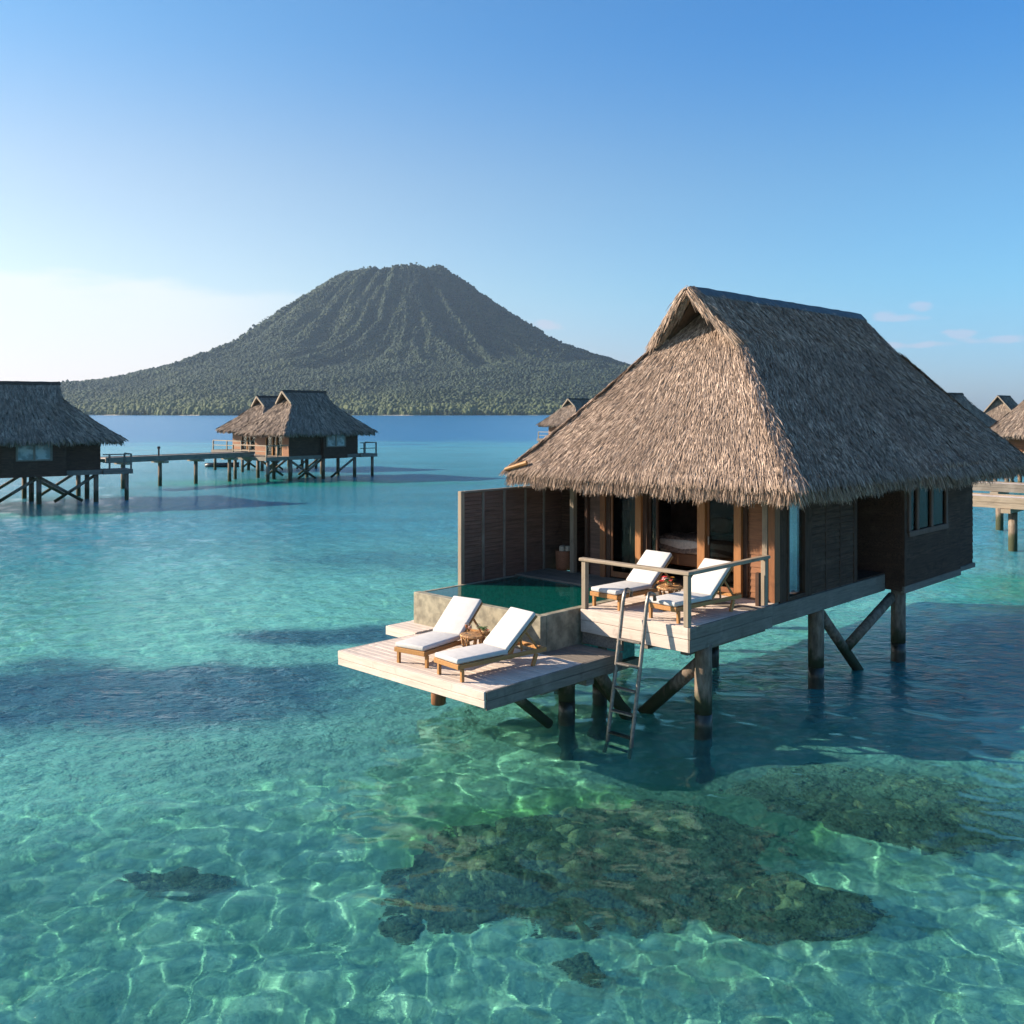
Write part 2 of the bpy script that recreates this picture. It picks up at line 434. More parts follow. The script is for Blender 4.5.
def make_seabed():
    m, nt, out = newmat('sea_sand'); g = G(nt)
    v = g.coord()
    n1 = g.noise(v, .9, 5, .6); n2 = g.noise(v, 3.5, 5, .65, .6)
    vo = g.n('ShaderNodeTexVoronoi'); g.l(v, vo.inputs['Vector']); vo.inputs['Scale'].default_value = 2.4
    c = g.mix(g.rng(n1, .35, .65), (.90, .88, .70), (.56, .66, .52))
    c = g.mix(g.rng(n2, .50, .70, 0, .5), c, (.20, .34, .25))
    wv = g.n('ShaderNodeVectorMath', operation='ADD'); g.l(v, wv.inputs[0]); nn = g.n('ShaderNodeTexNoise'); g.l(v, nn.inputs['Vector']); nn.inputs['Scale'].default_value = 3
    sc_ = g.n('ShaderNodeVectorMath', operation='SCALE'); g.l(nn.outputs['Color'], sc_.inputs[0]); sc_.inputs['Scale'].default_value = .35; g.l(sc_.outputs[0], wv.inputs[1])
    g.l(wv.outputs[0], vo.inputs['Vector']); vo.inputs['Scale'].default_value = 3.4
    c = g.mix(g.rng(vo.outputs['Distance'], .28, .62, 0, .62), c, (.26, .42, .32))
    cs = g.n('ShaderNodeSeparateColor'); g.l(vo.outputs['Color'], cs.inputs[0]); c = g.mix(g.rng(cs.outputs[0], .55, .95, 0, .45), c, (.34, .46, .34))
    at = g.n('ShaderNodeAttribute', attribute_name='grass_and_shade')
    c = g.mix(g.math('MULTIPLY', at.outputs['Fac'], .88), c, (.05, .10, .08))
    al = g.n('ShaderNodeAttribute', attribute_name='algae')
    c = g.mix(g.math('MULTIPLY', al.outputs['Fac'], .8), c, (.20, .36, .10))
    g.l(g.pbr(c, .9, g.bump(n2, .5, .08)), out.inputs[0]); M['sea_sand'] = m
    xs = np.concatenate([[-6000, -1500, -400, -120], np.linspace(-45, 45, 300), [120, 400, 1500, 6000]])
    ys = np.concatenate([[-400, -60], np.linspace(-4, 60, 240), [75, 100, 200, 600, 2000, 6000]])
    X, Y = np.meshgrid(xs, ys, indexing='ij')
    r = np.hypot(X - 1.5, Y - 6)
    Z = -1.75 - 1.5 * sstep(r, 20, 70) - 4 * sstep(r, 150, 600) + .28 * vn.fbm(X / 2.2, Y / 2.2, 4) + .10 * vn2.fbm(X / .7, Y / .7, 3)
    idx = np.arange(X.size).reshape(X.shape)
    Fq = np.stack([idx[:-1, :-1], idx[1:, :-1], idx[1:, 1:], idx[:-1, 1:]], -1).reshape(-1, 4)
    o = np_mesh('seabed', np.stack([X, Y, Z], -1).reshape(-1, 3), Fq, 'sea_sand', smooth=True)
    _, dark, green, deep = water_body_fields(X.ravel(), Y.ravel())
    a = o.data.attributes.new('grass_and_shade', 'FLOAT', 'POINT'); a.data.foreach_set('value', np.clip(dark + deep * .6, 0, 1).astype(np.float32))  # seagrass, plus deep water and the painted bungalow shadow
    xx, yy = X.ravel(), Y.ravel(); u = (xx - 2.0) / 4.6; v = (yy - 15.2) / 2.2
    al = 1 - sstep(np.sqrt(u * u + v * v) + vn.fbm(xx / 1.4, yy / 1.1, 4) * .7, .55, 1.15)
    a = o.data.attributes.new('algae', 'FLOAT', 'POINT'); a.data.foreach_set('value', al.astype(np.float32))
    tag(o, kind='structure'); o.cycles.is_caustics_receiver = True
make_seabed()

def reef_mats():
    m, nt, out = newmat('coral'); g = G(nt)
    isl = g.island(); n = g.noise(g.coord(), 12, 5, .7); n2 = g.noise(g.coord(), 1.1, 4, .6)
    r = g.n('ShaderNodeValToRGB'); g.l(isl, r.inputs[0]); e = r.color_ramp.elements
    e[0].color = (.022, .03, .02, 1); e[1].color = (.50, .42, .24, 1); x = e.new(.55); x.color = (.055, .062, .038, 1); x = e.new(.85); x.color = (.32, .23, .12, 1)
    c = g.mix(g.rng(n, .35, .7, 0, .7), r.outputs[0], (.035, .05, .04)); c = g.mix(g.rng(n2, .45, .65, 0, .5), c, (.05, .08, .06))
    g.l(g.pbr(c, .9, g.bump(n, 1., .12)), out.inputs[0]); M['coral'] = m
reef_mats()
PH = (1 + 5 ** .5) / 2
ICO = np.array([(-1, PH, 0), (1, PH, 0), (-1, -PH, 0), (1, -PH, 0), (0, -1, PH), (0, 1, PH), (0, -1, -PH), (0, 1, -PH), (PH, 0, -1), (PH, 0, 1), (-PH, 0, -1), (-PH, 0, 1)]) / math.hypot(1, PH)
ICOF = np.array([(0, 11, 5), (0, 5, 1), (0, 1, 7), (0, 7, 10), (0, 10, 11), (1, 5, 9), (5, 11, 4), (11, 10, 2), (10, 7, 6), (7, 1, 8), (3, 9, 4), (3, 4, 2), (3, 2, 6), (3, 6, 8), (3, 8, 9), (4, 9, 5), (2, 4, 11), (6, 2, 10), (8, 6, 7), (9, 8, 1)])
def ico_sub(V, Fc):
    V = [tuple(v) for v in V]; cache = {}; nf = []
    def mid(a, b):
        k = (min(a, b), max(a, b))
        if k not in cache:
            p = np.array(V[a]) + np.array(V[b]); p /= np.linalg.norm(p); V.append(tuple(p)); cache[k] = len(V) - 1
        return cache[k]
    for a, b, c in Fc:
        ab, bc, ca = mid(a, b), mid(b, c), mid(c, a); nf += [(a, ab, ca), (b, bc, ab), (c, ca, bc), (ab, bc, ca)]
    return np.array(V), np.array(nf)
ICO1, ICOF1 = ico_sub(ICO, ICOF)
def blobs(name, P, S, mat, rs, parent=None, jitter=.25, sub=True, smooth=True):
    """many lumpy balls at P with radii S (n,3), one mesh"""
    V0, F0 = (ICO1, ICOF1) if sub else (ICO, ICOF)
    n = len(P); k = len(V0)
    th = rs.random(n) * 6.28; c, s = np.cos(th), np.sin(th)
    v = V0[None] * (1 + jitter * rs.normal(size=(n, k, 1)).clip(-1.6, 1.6)); v = v * S[:, None, :]
    x = v[..., 0] * c[:, None] - v[..., 1] * s[:, None]; y = v[..., 0] * s[:, None] + v[..., 1] * c[:, None]
    v = np.stack([x, y, v[..., 2]], -1) + P[:, None, :]
    Fc = (F0[None] + (np.arange(n) * k)[:, None, None]).reshape(-1, 3)
    return np_mesh(name, v.reshape(-1, 3), Fc, mat, parent, smooth)
def reef(cx, cy, rx, ry, rot, top, n, label, seed, size=.15):
    rs = np.random.default_rng(seed)
    u = rs.random(n) ** .5 * 1.05; t = rs.random(n) * 6.283; out_ = rs.random(n) < .10; u = np.where(out_, rs.uniform(.95, 1.28, n), u)
    edge = 1 + .10 * np.sin(2 * t + seed) + .07 * np.sin(5 * t + 2 * seed) + .08 * np.sin(9 * t)
    x = u * np.cos(t) * rx * edge; y = u * np.sin(t) * ry * edge
    c, s = math.cos(rot), math.sin(rot); X = cx + x * c - y * s; Y = cy + x * s + y * c
    bed = -1.78
    h = (top - bed) * (1 - u ** 3) * (.72 + .6 * vn.fbm(X / .9, Y / .9, 3) + .55 * vn2.fbm(X / .28, Y / .28, 2)) + rs.normal(0, .06, n)
    Z = bed + np.maximum(h, .02)
    q = size * (.30 + .95 * rs.random(n) ** 2.5) * np.where(out_, .6, 1); S = np.stack([q * rs.uniform(.8, 1.3, n), q * rs.uniform(.8, 1.3, n), q * rs.uniform(.7, 1.2, n)], -1)
    o = blobs('coral_reef', np.stack([X, Y, Z], -1), S, 'coral', rs, jitter=.08)
    # solid core under the coral heads
    o.cycles.is_caustics_receiver = True
    return tag(o, label, 'coral reef')
def seen(px, py, d):                                # where a bed point at depth d stands when seen through the surface at a pixel
    x, y = hit(px, py, 0); r = math.hypot(x, y); s = (r + .93 * d) / r; return x * s, y * s
x, y = seen(592, 838, 1.0); reef(x, y, 2.2, 1.36, .22, -.72, 9000, 'large dark coral reef under clear water in front of the bungalow', 1)
x, y = seen(884, 788, 1.0); reef(x, y, 1.75, 1.15, -.25, -.55, 6000, 'dark coral reef right of the biggest one, half in the bungalow shadow', 2)
x, y = seen(178, 872, 1.4); reef(x, y, .58, .26, .1, -1.35, 500, 'small lone dark coral patch in the shallows at lower left', 3, .085)
x, y = seen(583, 958, 1.4); reef(x, y, .19, .19, .1, -1.5, 90, 'tiny coral clump just below the biggest reef', 4, .10)
x, y = seen(790, 890, 1.2); reef(x, y, .95, .5, -.2, -1.25, 2000, 'thin coral patch trailing off the right end of the biggest reef', 6, .13)

# ------------------------------------------------------------------ volcano island
def make_island():
    Yc = 2600.; k = Yc / F; Xc = (400 - 512) * k
    Lp = np.array([(0, 148), (12, 142), (20, 146), (36, 145), (54, 144), (62, 139), (88, 122), (135, 90), (176, 64), (223, 46), (281, 30), (334, 23), (400, 14), (470, 4), (560, -10)], float)
    Rp = np.array([(0, 148), (12, 149), (28, 148), (41, 152), (48, 147), (70, 129), (111, 102), (146, 78), (170, 65), (199, 56), (228, 48), (290, 36), (360, 22), (430, 8), (520, -10)], float)
    def height(X, Y):
        dx, dy = X - Xc, (Y - Yc) * 1.25; r = np.hypot(dx, dy) / k; th = np.arctan2(dy, dx)
        w = .5 + .5 * np.cos(th)
        hl = np.interp(r, Lp[:, 0], Lp[:, 1]); hr = np.interp(r, Rp[:, 0], Rp[:, 1])
        h = (hl * (1 - w) + hr * w)
        h = h * (1 - .08 * np.exp(-((r - 0) / 25) ** 2))
        tw = th + .35 * vn.fbm(X / 420, Y / 420, 3); g1 = np.abs(vn.fbm(tw * 5.0 + 40, r / 110 + 3, 4)); g2 = np.abs(vn2.fbm(tw * 17 + 80, r / 45, 3))
        amp = .95 * np.clip(r / 70, 0.0, 1) * np.clip((330 - r) / 160, .15, 1)
        h = h - (g1 * 22 + g2 * 9) * amp + 4 * amp
        h = h + vn.fbm(X / 160, Y / 160, 4) * 8 * np.clip(r / 130, .12, 1)
        return h * k * .965
    xs = np.linspace(Xc - 1500, Xc + 1500, 500); ys = np.linspace(Yc - 1150, Yc + 500, 300)
    X, Y = np.meshgrid(xs, ys, indexing='ij'); Z = height(X, Y)
    m, nt, out = newmat('forest_floor'); g = G(nt)
    n = g.noise(g.coord(), .06, 6, .65); n2 = g.noise(g.coord(), .006, 4, .6)
    c = g.mix(g.rng(n, .35, .65), (.016, .036, .022), (.03, .052, .028)); c = g.mix(g.rng(n2, .45, .65, 0, .5), c, (.07, .085, .035))
    ge = g.n('ShaderNodeNewGeometry'); sp = g.n('ShaderNodeSeparateXYZ'); g.l(ge.outputs['Position'], sp.inputs[0])
    c = g.mix(g.math('MULTIPLY', g.rng(sp.outputs[2], 3., 1.2), g.rng(g.noise(g.coord(), .008, 2), .52, .6)), c, (.40, .35, .26))
    g.l(g.pbr(c, .95, g.bump(n, 1., 6.)), out.inputs[0]); M['forest_floor'] = m
    idx = np.arange(X.size).reshape(X.shape)
    Fq = np.stack([idx[:-1, :-1], idx[1:, :-1], idx[1:, 1:], idx[:-1, 1:]], -1).reshape(-1, 4)
    o = np_mesh('volcano_island', np.stack([X, Y, Z], -1).reshape(-1, 3), Fq, 'forest_floor', smooth=True); tag(o, kind='structure')
    # the forest on it
    m, nt, out = newmat('forest'); g = G(nt)
    isl = g.island(); r = g.n('ShaderNodeValToRGB'); g.l(isl, r.inputs[0]); e = r.color_ramp.elements
    e[0].color = (.009, .026, .018, 1); e[1].color = (.034, .062, .027, 1); x = e.new(.6); x.color = (.017, .038, .023, 1)
    n = g.noise(g.coord(), .008, 5, .6)
    c = g.mix(g.rng(n, .42, .62, 0, .7), r.outputs[0], (.012, .034, .022)); c = g.mix(g.rng(g.noise(g.coord(), .022, 4, .6), .5, .68, 0, .5), c, (.06, .085, .03))
    ge = g.n('ShaderNodeNewGeometry'); sp = g.n('ShaderNodeSeparateXYZ'); g.l(ge.outputs['Position'], sp.inputs[0])
    n3 = g.noise(g.coord(), .02, 4, .6)
    c = g.mix(g.math('MULTIPLY', g.rng(sp.outputs[2], 55, 8), g.rng(n3, .3, .6, .15, .8)), c, (.095, .12, .04))
    g.l(g.pbr(c, .9, g.bump(g.noise(g.coord(), .5, 3), .8, 1.5)), out.inputs[0]); M['forest'] = m
    rs = np.random.default_rng(9); N = 230000
    X = rs.uniform(Xc - 1350, Xc + 1150, N); Y = rs.uniform(Yc - 1050, Yc + 60, N); Z = height(X, Y)
    keep = (Z > 1.2); X, Y, Z = X[keep], Y[keep], Z[keep]
    big = rs.random(len(X)); cl = vn2.fbm(X / 70, Y / 70, 3); s = np.where(big + cl * .5 > .80, rs.uniform(2.7, 4.6, len(X)), rs.uniform(1.4, 2.7, len(X))); s = s * (1 - .25 * sstep(Z, 150, 350))
    low = Z < 25; s = np.where(low, s * 1.15, s)
    S = np.stack([s, s, s * rs.uniform(.7, 1.3, len(X)) * np.where(Z < 12, 1.3 + .9 * np.clip(vn.fbm(X / 30, Y / 200, 3) + .3, 0, 1), 1)], -1)
    o = blobs('forest', np.stack([X, Y, Z + s * .35], -1), S, 'forest', rs, jitter=.15, sub=False, smooth=True)
    tag(o, 'dense green forest covering the slopes of the volcanic island', 'forest', kind='stuff')
    # palms sticking out of the canopy along the shore and skyline
make_island()

# ------------------------------------------------------------------ thatch
def patch(P00, P01, P10, P11, sag=0.):
    P00, P01, P10, P11 = [np.array(p, float) for p in (P00, P01, P10, P11)]
    def f(u, v):
        u = np.asarray(u)[..., None]; v = np.asarray(v)[..., None]
        p = (P00 * (1 - u) + P01 * u) * (1 - v) + (P10 * (1 - u) + P11 * u) * v
        p = p.copy(); p[..., 2] -= sag * np.sin(PI * np.clip(v[..., 0], 0, 1)); return p
    return f
def strand_mesh(fs, dens, length, width, rs, jit=.10, lift=.024, extra_jit=.0):
    VV = []; 
    for f, weight in fs:
        uu, vv_ = np.meshgrid(np.linspace(0, 1, 9), np.linspace(0, 1, 9)); Pg = f(uu, vv_)
        area = np.linalg.norm(np.cross(Pg[0, -1] - Pg[0, 0], Pg[-1, 0] - Pg[0, 0])) * .5 + np.linalg.norm(np.cross(Pg[0, -1] - Pg[-1, -1], Pg[-1, 0] - Pg[-1, -1])) * .5
        n = int(area * dens * weight)
        # rejection for tapered patches
        wtop = np.linalg.norm(Pg[0, -1] - Pg[0, 0]); wbot = np.linalg.norm(Pg[-1, -1] - Pg[-1, 0]); wm = max(wtop, wbot)
        u = rs.random(n * 3); v = rs.random(n * 3); ok = rs.random(n * 3) < (wtop * (1 - v) + wbot * v) / wm
        u, v = u[ok][:n], v[ok][:n]; n = len(u)
        P = f(u, v); e = .02; dn = f(u, v + e) - f(u, v - e); sd = f(u + e, v) - f(u - e, v)
        dn /= np.linalg.norm(dn, axis=1, keepdims=True) + 1e-9; sd /= np.linalg.norm(sd, axis=1, keepdims=True) + 1e-9
        nm = np.cross(dn, sd); nm *= np.sign(nm[:, 2:3] + 1e-9); nm /= np.linalg.norm(nm, axis=1, keepdims=True) + 1e-9
        sd = np.cross(nm, dn)
        flow = (vn.fbm(P[:, 0] * .9 + P[:, 1] * .5, P[:, 2] * .9 + P[:, 1] * .6, 2) * .35)[:, None]
        d = dn + sd * (rs.normal(0, jit, (n, 1)) + flow); d /= np.linalg.norm(d, axis=1, keepdims=True)
        roll = rs.uniform(-.55, .55, (n, 1)); wv = np.cross(d, nm) * np.cos(roll) + nm * np.sin(roll)
        L = length * rs.uniform(.55, 1.25, (n, 1)); w = width * rs.uniform(.5, 1.35, (n, 1)) * .5
        p0 = P + nm * rs.uniform(.0, .05, (n, 1)); lf = nm * (lift * rs.uniform(.2, 1.3, (n, 1)))
        p1 = p0 + d * L * .55 + lf; p2 = p0 + d * L + lf * .7 + np.array([0, 0, -.02])
        VV.append(np.stack([p0 - wv * w, p0 + wv * w, p1 - wv * w, p1 + wv * w, p2 - wv * w * .35, p2 + wv * w * .35], 1))
    V = np.concatenate(VV); n = len(V); base = (np.arange(n) * 6)[:, None, None]
    Fq = (np.array([[0, 1, 3, 2], [2, 3, 5, 4]])[None] + base).reshape(-1, 4)
    return V.reshape(-1, 3), Fq
def fringe_mesh(lines, dens, length, width, rs, thick=.34, slope=.45):
    """hanging strands along eave lines [(p, q, outward)]"""
    VV = []
    for p, q, outw, fullness in lines:
        p, q, outw = np.array(p, float), np.array(q, float), np.array(outw, float); Ln = np.linalg.norm(q - p); n = int(Ln * dens * fullness)
        s = rs.random((n, 1)); inn = rs.random((n, 1)) ** 1.5
        along = (q - p) / Ln
        P = p + (q - p) * s - outw * inn * thick + np.array([0, 0, 1]) * (inn * thick * .25 + rs.normal(0, .025, (n, 1)) + .05)
        clump = vn(s * Ln * 3.2 + p[0] * 7, s * 0 + 2.5 + p[1])
        d = outw * slope * rs.uniform(.4, 1.1, (n, 1)) + np.array([0, 0, -1.]) + along * (rs.normal(0, .13, (n, 1)) + (clump - .5) * .35)
        d /= np.linalg.norm(d, axis=1, keepdims=True)
        L = length * rs.uniform(.62, 1.08, (n, 1)) * (.84 + .34 * clump); w = width * rs.uniform(.5, 1.4, (n, 1)) * .5
        roll = rs.uniform(-1.1, 1.1, (n, 1)); side = np.cross(d, outw); side /= np.linalg.norm(side, axis=1, keepdims=True); nn = np.cross(side, d)
        wv = side * np.cos(roll) + nn * np.sin(roll)
        p1 = P + d * L * .5; p2 = P + d * L + np.array([0, 0, -1.]) * L * .08
        VV.append(np.stack([P - wv * w, P + wv * w, p1 - wv * w, p1 + wv * w, p2 - wv * w * .3, p2 + wv * w * .3], 1))
    V = np.concatenate(VV); n = len(V); base = (np.arange(n) * 6)[:, None, None]
    return V.reshape(-1, 3), (np.array([[0, 1, 3, 2], [2, 3, 5, 4]])[None] + base).reshape(-1, 4)
def shell(mb, f, off, nu=8, nv=8, side_close=True):
    uu, vv_ = np.meshgrid(np.linspace(0, 1, nu + 1), np.linspace(0, 1, nv + 1), indexing='ij'); P = f(uu, vv_)
    k = len(mb.v); n = (nu + 1) * (nv + 1)
    top = P.reshape(-1, 3); bot = top + np.array([0, 0, -off])
    mb.v += [tuple(map(float, q)) for q in top] + [tuple(map(float, q)) for q in bot]
    I = lambda i, j, b: k + b * n + i * (nv + 1) + j
    for i in range(nu):
        for j in range(nv):
            mb.f.append((I(i, j, 0), I(i + 1, j, 0), I(i + 1, j + 1, 0), I(i, j + 1, 0)))
            mb.f.append((I(i, j, 1), I(i, j + 1, 1), I(i + 1, j + 1, 1), I(i + 1, j, 1)))
        mb.f.append((I(i, nv, 0), I(i + 1, nv, 0), I(i + 1, nv, 1), I(i, nv, 1)))
        mb.f.append((I(i, 0, 0), I(i, 0, 1), I(i + 1, 0, 1), I(i + 1, 0, 0)))
    for j in range(nv):
        mb.f.append((I(0, j, 0), I(0, j + 1, 0), I(0, j + 1, 1), I(0, j, 1)))
        mb.f.append((I(nu, j, 0), I(nu, j, 1), I(nu, j + 1, 1), I(nu, j + 1, 0)))

def make_roof(root, ax, zr, ze, aL, aR, b0, b1, rb0, rb1, det, tg=.35, bay=None, seed=1, mat='thatch', split=True):
    """roof with gablets: ridge from b=rb0 to rb1; eave rectangle aL..aR, b0..b1"""
    rs = np.random.default_rng(seed)
    zg = zr + (ze - zr) * tg                       # height where the gablet ends and the hip begins
    gR = ax + (aR - ax) * tg; gL = ax + (aL - ax) * tg
    F0 = (ax, rb0, zr); F1 = (ax, rb1, zr)
    gb0 = rb0 + .15; gb1 = rb1 + .1
    zq = ze
    bumpb = bay
    fs = []
    # right slope, from front to back
    fs.append((patch(F0, F1, (gR, gb0, zg), (gR, gb1, zg)), 1.))
    if bay:
        bb0, bb1, da = bay
        cuts_top = [gb0, gb0 + (gb1 - gb0) * .45, gb0 + (gb1 - gb0) * .62, gb0 + (gb1 - gb0) * .88, gb1]
        cuts_bot = [(aR, b0), (aR, bb0), (aR + da, bb0 + .9), (aR + da, bb1), (aR + .05, b1)]
        for i in range(4):
            fs.append((patch((gR, cuts_top[i], zg), (gR, cuts_top[i + 1], zg), (*cuts_bot[i], ze - (.06 if i in (2,) else 0)), (*cuts_bot[i + 1], ze), .06), 1.))
    else:
        cuts_bot = [(aR, b0), (aR, b1)]
        fs.append((patch((gR, gb0, zg), (gR, gb1, zg), (aR, b0, ze), (aR, b1, ze), .06), 1.))
    hid = .55 if det else 1.
    fs.append((patch(F0, F1, (gL, gb0, zg), (gL, gb1, zg)), hid))
    fs.append((patch((gL, gb0, zg), (gL, gb1, zg), (aL, b0, ze), (aL, b1, ze), .06), hid))
    front = patch((gL, gb0, zg), (gR, gb0, zg), (aL, b0, ze), (aR, b0, ze), .08)
    tk = .55
    ft = patch((ax - .12 * (ax - gL), gb0 + .75, zg + (zr - zg) * .80), (ax + .12 * (gR - ax), gb0 + .75, zg + (zr - zg) * .80), (gL + .04, gb0 + .0, zg), (gR - .04, gb0 + .0, zg))
    fs += [(front, 1.15), (ft, 1.1)]
    fs.append((patch((gL, gb1, zg), (gR, gb1, zg), (aL, b1, ze), (aR, b1, ze), .08), hid))
    fs.append((patch((ax - .05, rb1 - .5, zr - .2), (ax + .05, rb1 - .5, zr - .2), (gL, gb1, zg), (gR, gb1, zg)), hid))
    core = MB()
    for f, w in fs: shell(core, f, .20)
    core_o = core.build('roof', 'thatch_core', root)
    if det: dens, ln, wd = 2500, .27, .0145
    else: dens, ln, wd = 130, .55, .085
    V, Fq = strand_mesh(fs, dens, ln, wd, rs)
    o = np_mesh('thatch', V, Fq, mat, core_o)
    rb = [(c[0], c[1], ze) for c in cuts_bot]
    lines = []
    for p, q in zip(rb[:-1], rb[1:]):
        d = np.array(q) - np.array(p); ow = np.array([d[1], -d[0], 0]); ow /= np.linalg.norm(ow); lines.append((p, q, ow, 1.))
    lines += [((aL, b0, ze), (aR, b0, ze), (0, -1, 0), 1.35), ((aL, b0, ze), (aL, b1, ze), (-1, 0, 0), .6), ((aL, b1, ze), (aR, b1, ze), (0, 1, 0), .8)]
    if det: V, Fq = fringe_mesh(lines, 1700, .42, .015, rs)
    else: V, Fq = fringe_mesh(lines, 90, .5, .09, rs)
    np_mesh('eave_fringe', V, Fq, mat, core_o)
    # hips: strands over the corner edges
    if det:
        hv = []
        for (p, q) in (((gR, gb0, zg), (aR, b0, ze)), ((gL, gb0, zg), (aL, b0, ze)), ((gR, gb1, zg), (aR, b1, ze))):
            p, q = np.array(p), np.array(q); sgn = 1 if q[0] > ax else -1; so = -1 if q[1] < gb0 else 1
            f1 = patch(p + (-.05 * sgn, .02 * so, .05), p + (.06 * sgn, -.10 * so, .04), q + (-.15 * sgn, .0, .06), q + (.03 * sgn, -.18 * so, .05), .07)
            hv.append((f1, 2.2))
        V, Fq = strand_mesh(hv, 1300, .38, .017, rs, jit=.15, lift=.035)
        np_mesh('hip_thatch', V, Fq, mat, core_o)
    # ridge cap
    rc = MB()
    h = .17 if det else .2
    for sx in (-1, 1):
        e = (aR - ax) if sx > 0 else (ax - aL); sl = (zr - ze) / e
        p0 = (ax, rb0 - .10, zr + .10); p1 = (ax, rb1 + .10, zr + .10)
        q0 = (ax + sx * h, rb0 - .10, zr + .10 - sl * h); q1 = (ax + sx * h, rb1 + .10, zr + .10 - sl * h)
        n = 24; k = len(rc.v)
        for i in range(n + 1):
            t = i / n; w = random.uniform(-.012, .012)
            for (a, b) in ((p0, p1), (q0, q1)):
                P = [a[j] + (b[j] - a[j]) * t for j in range(3)]; rc.v.append((P[0], P[1], P[2] + w)); 
            for (a, b) in ((p0, p1), (q0, q1)):
                P = [a[j] + (b[j] - a[j]) * t for j in range(3)]; rc.v.append((P[0], P[1], P[2] + w - .035))
        for i in range(n):
            a = k + i * 4; b = a + 4
            rc.f += [(a, b, b + 1, a + 1), (a + 2, a + 3, b + 3, b + 2), (a + 1, b + 1, b + 3, a + 3)]
    rc.build('ridge_cap', 'ridge_metal' if det else 'thatch_core', core_o)
    return core_o, (gL, gR, gb0, zg)

def barge(root, ax, zr, rb0, gL, gR, gb0, zg, det):
    """thatch bundles edging the gablet, front end"""
    rs = np.random.default_rng(55)
    for sx, g_ in ((-1, gL), (1, gR)):
        p = Vector((ax, rb0 - .10, zr - .02)); q = Vector((g_ + sx * .02, gb0 - .12, zg + .02))
        if det:
            mb = MB()
            mb.bar(p + Vector((0, 0, -.06)), q + Vector((0, 0, -.06)), .13, .15)
            o = mb.build('barge_board', 'rail_a', root, bevel=.02)
            f = patch(np.array(p) + (0, -.08, .06), np.array(p) + (0, .10, .10), np.array(q) + (0, -.08, .06), np.array(q) + (0, .10, .10))
            f2 = patch(np.array(p) + (0, -.09, .10), np.array(p) + (0, -.075, -.16), np.array(q) + (0, -.09, .10), np.array(q) + (0, -.075, -.16))
            f3 = patch(np.array(p) + (0, -.14, .12), np.array(p) + (0, -.15, -.06), np.array(q) + (0, -.14, .12), np.array(q) + (0, -.15, -.06))
            V, Fq = strand_mesh([(f, 5.), (f2, 5.), (f3, 2.)], 1200, .36, .017, rs, jit=.10, lift=.03)
            np_mesh('barge_thatch', V, Fq, 'thatch', o)
        else:
            MB().bar(p, q, .13, .16).build('barge_board', 'rail_a', root)

def siding(mb, p0, p1, z0, z1, out, h=.12, gap=.003, t=.03):
    """horizontal boards between plan points p0 and p1, facing out (2D)"""
    (x0, y0), (x1, y1) = p0, p1; L = math.hypot(x1 - x0, y1 - y0); d = ((x1 - x0) / L, (y1 - y0) / L)
    n = max(1, round((z1 - z0) / h)); hh = (z1 - z0) / n
    for i in range(n):
        za = z0 + i * hh + gap / 2; zb = z0 + (i + 1) * hh - gap / 2; tb = t + random.uniform(-.004, .004)
        lo, hi = tb + .008, tb - .006
        v = []
        for (x, y) in ((x0, y0), (x1, y1)):
            v += [(x, y, za), (x + out[0] * lo, y + out[1] * lo, za), (x + out[0] * hi, y + out[1] * hi, zb), (x, y, zb)]
        mb.add(v, [(0, 1, 2, 3), (7, 6, 5, 4), (1, 5, 6, 2), (0, 4, 5, 1), (3, 2, 6, 7), (0, 3, 7, 4)])
    return mb
def planks(mb, x0, x1, y0, y1, ztop, t=.04, w=.14, along='a', gap=.013):
    if along == 'a':
        n = max(1, round((y1 - y0) / w)); ww = (y1 - y0) / n
        for i in range(n):
            dz = random.uniform(-.003, .003); mb.box(x0 + random.uniform(0, .006), x1 - random.uniform(0, .006), y0 + i * ww + gap / 2, y0 + (i + 1) * ww - gap / 2, ztop - t + dz, ztop + dz)
    else:
        n = max(1, round((x1 - x0) / w)); ww = (x1 - x0) / n
        for i in range(n):
            dz = random.uniform(-.003, .003); mb.box(x0 + i * ww + gap / 2, x0 + (i + 1) * ww - gap / 2, y0 + random.uniform(0, .006), y1 - random.uniform(0, .006), ztop - t + dz, ztop + dz)
    return mb
def pile(root, a, b, top, r=.15, bottom=-2.1, seg=14):
    p = MB().tube([(a, b, z) for z in np.linspace(top, .42, 5)], r, seg, irr=.03).build('pile', 'pile', root, smooth=True)
    w = MB().tube([(a, b, z) for z in (.419, .2, 0, -1, bottom)], r * 1.015, seg, irr=.04).build('wet_foot', 'pile_wet', p, smooth=True)
    w.cycles.is_caustics_receiver = True
    return p
def brace(root, p, q, r=.11):
    MB().tube([p, [(p[i] + q[i]) / 2 for i in range(3)], q], r, 12, irr=.03).build('brace', 'pile', root, smooth=True)

# ================================================================== MAIN BUNGALOW (local frame: x=a, y=b)
hut = empty('thatched_bungalow', W(0, 0), YAW, 'large thatched overwater bungalow on stilts nearest the camera, open to its sun decks', 'bungalow')
FL = 2.0; AX = -2.62; ZR = 8.22; ZE = 4.36
roof, (gL, gR, gb0, zg) = make_roof(hut, AX, ZR, ZE, -5.85, .98, 1.78, 14.45, 4.12, 12.35, True, .28, (7.0, 12.2, .30), 1)
barge(roof, AX, ZR, 4.12, gL, gR, gb0, zg, True)
# loose bleached poles sticking out at the left eave corner
MB().tube([(-5.82, 1.60, 4.34), (-5.3, 1.74, 4.50)], .035, 8, .05).build('roof_pole', 'teak_a', roof)
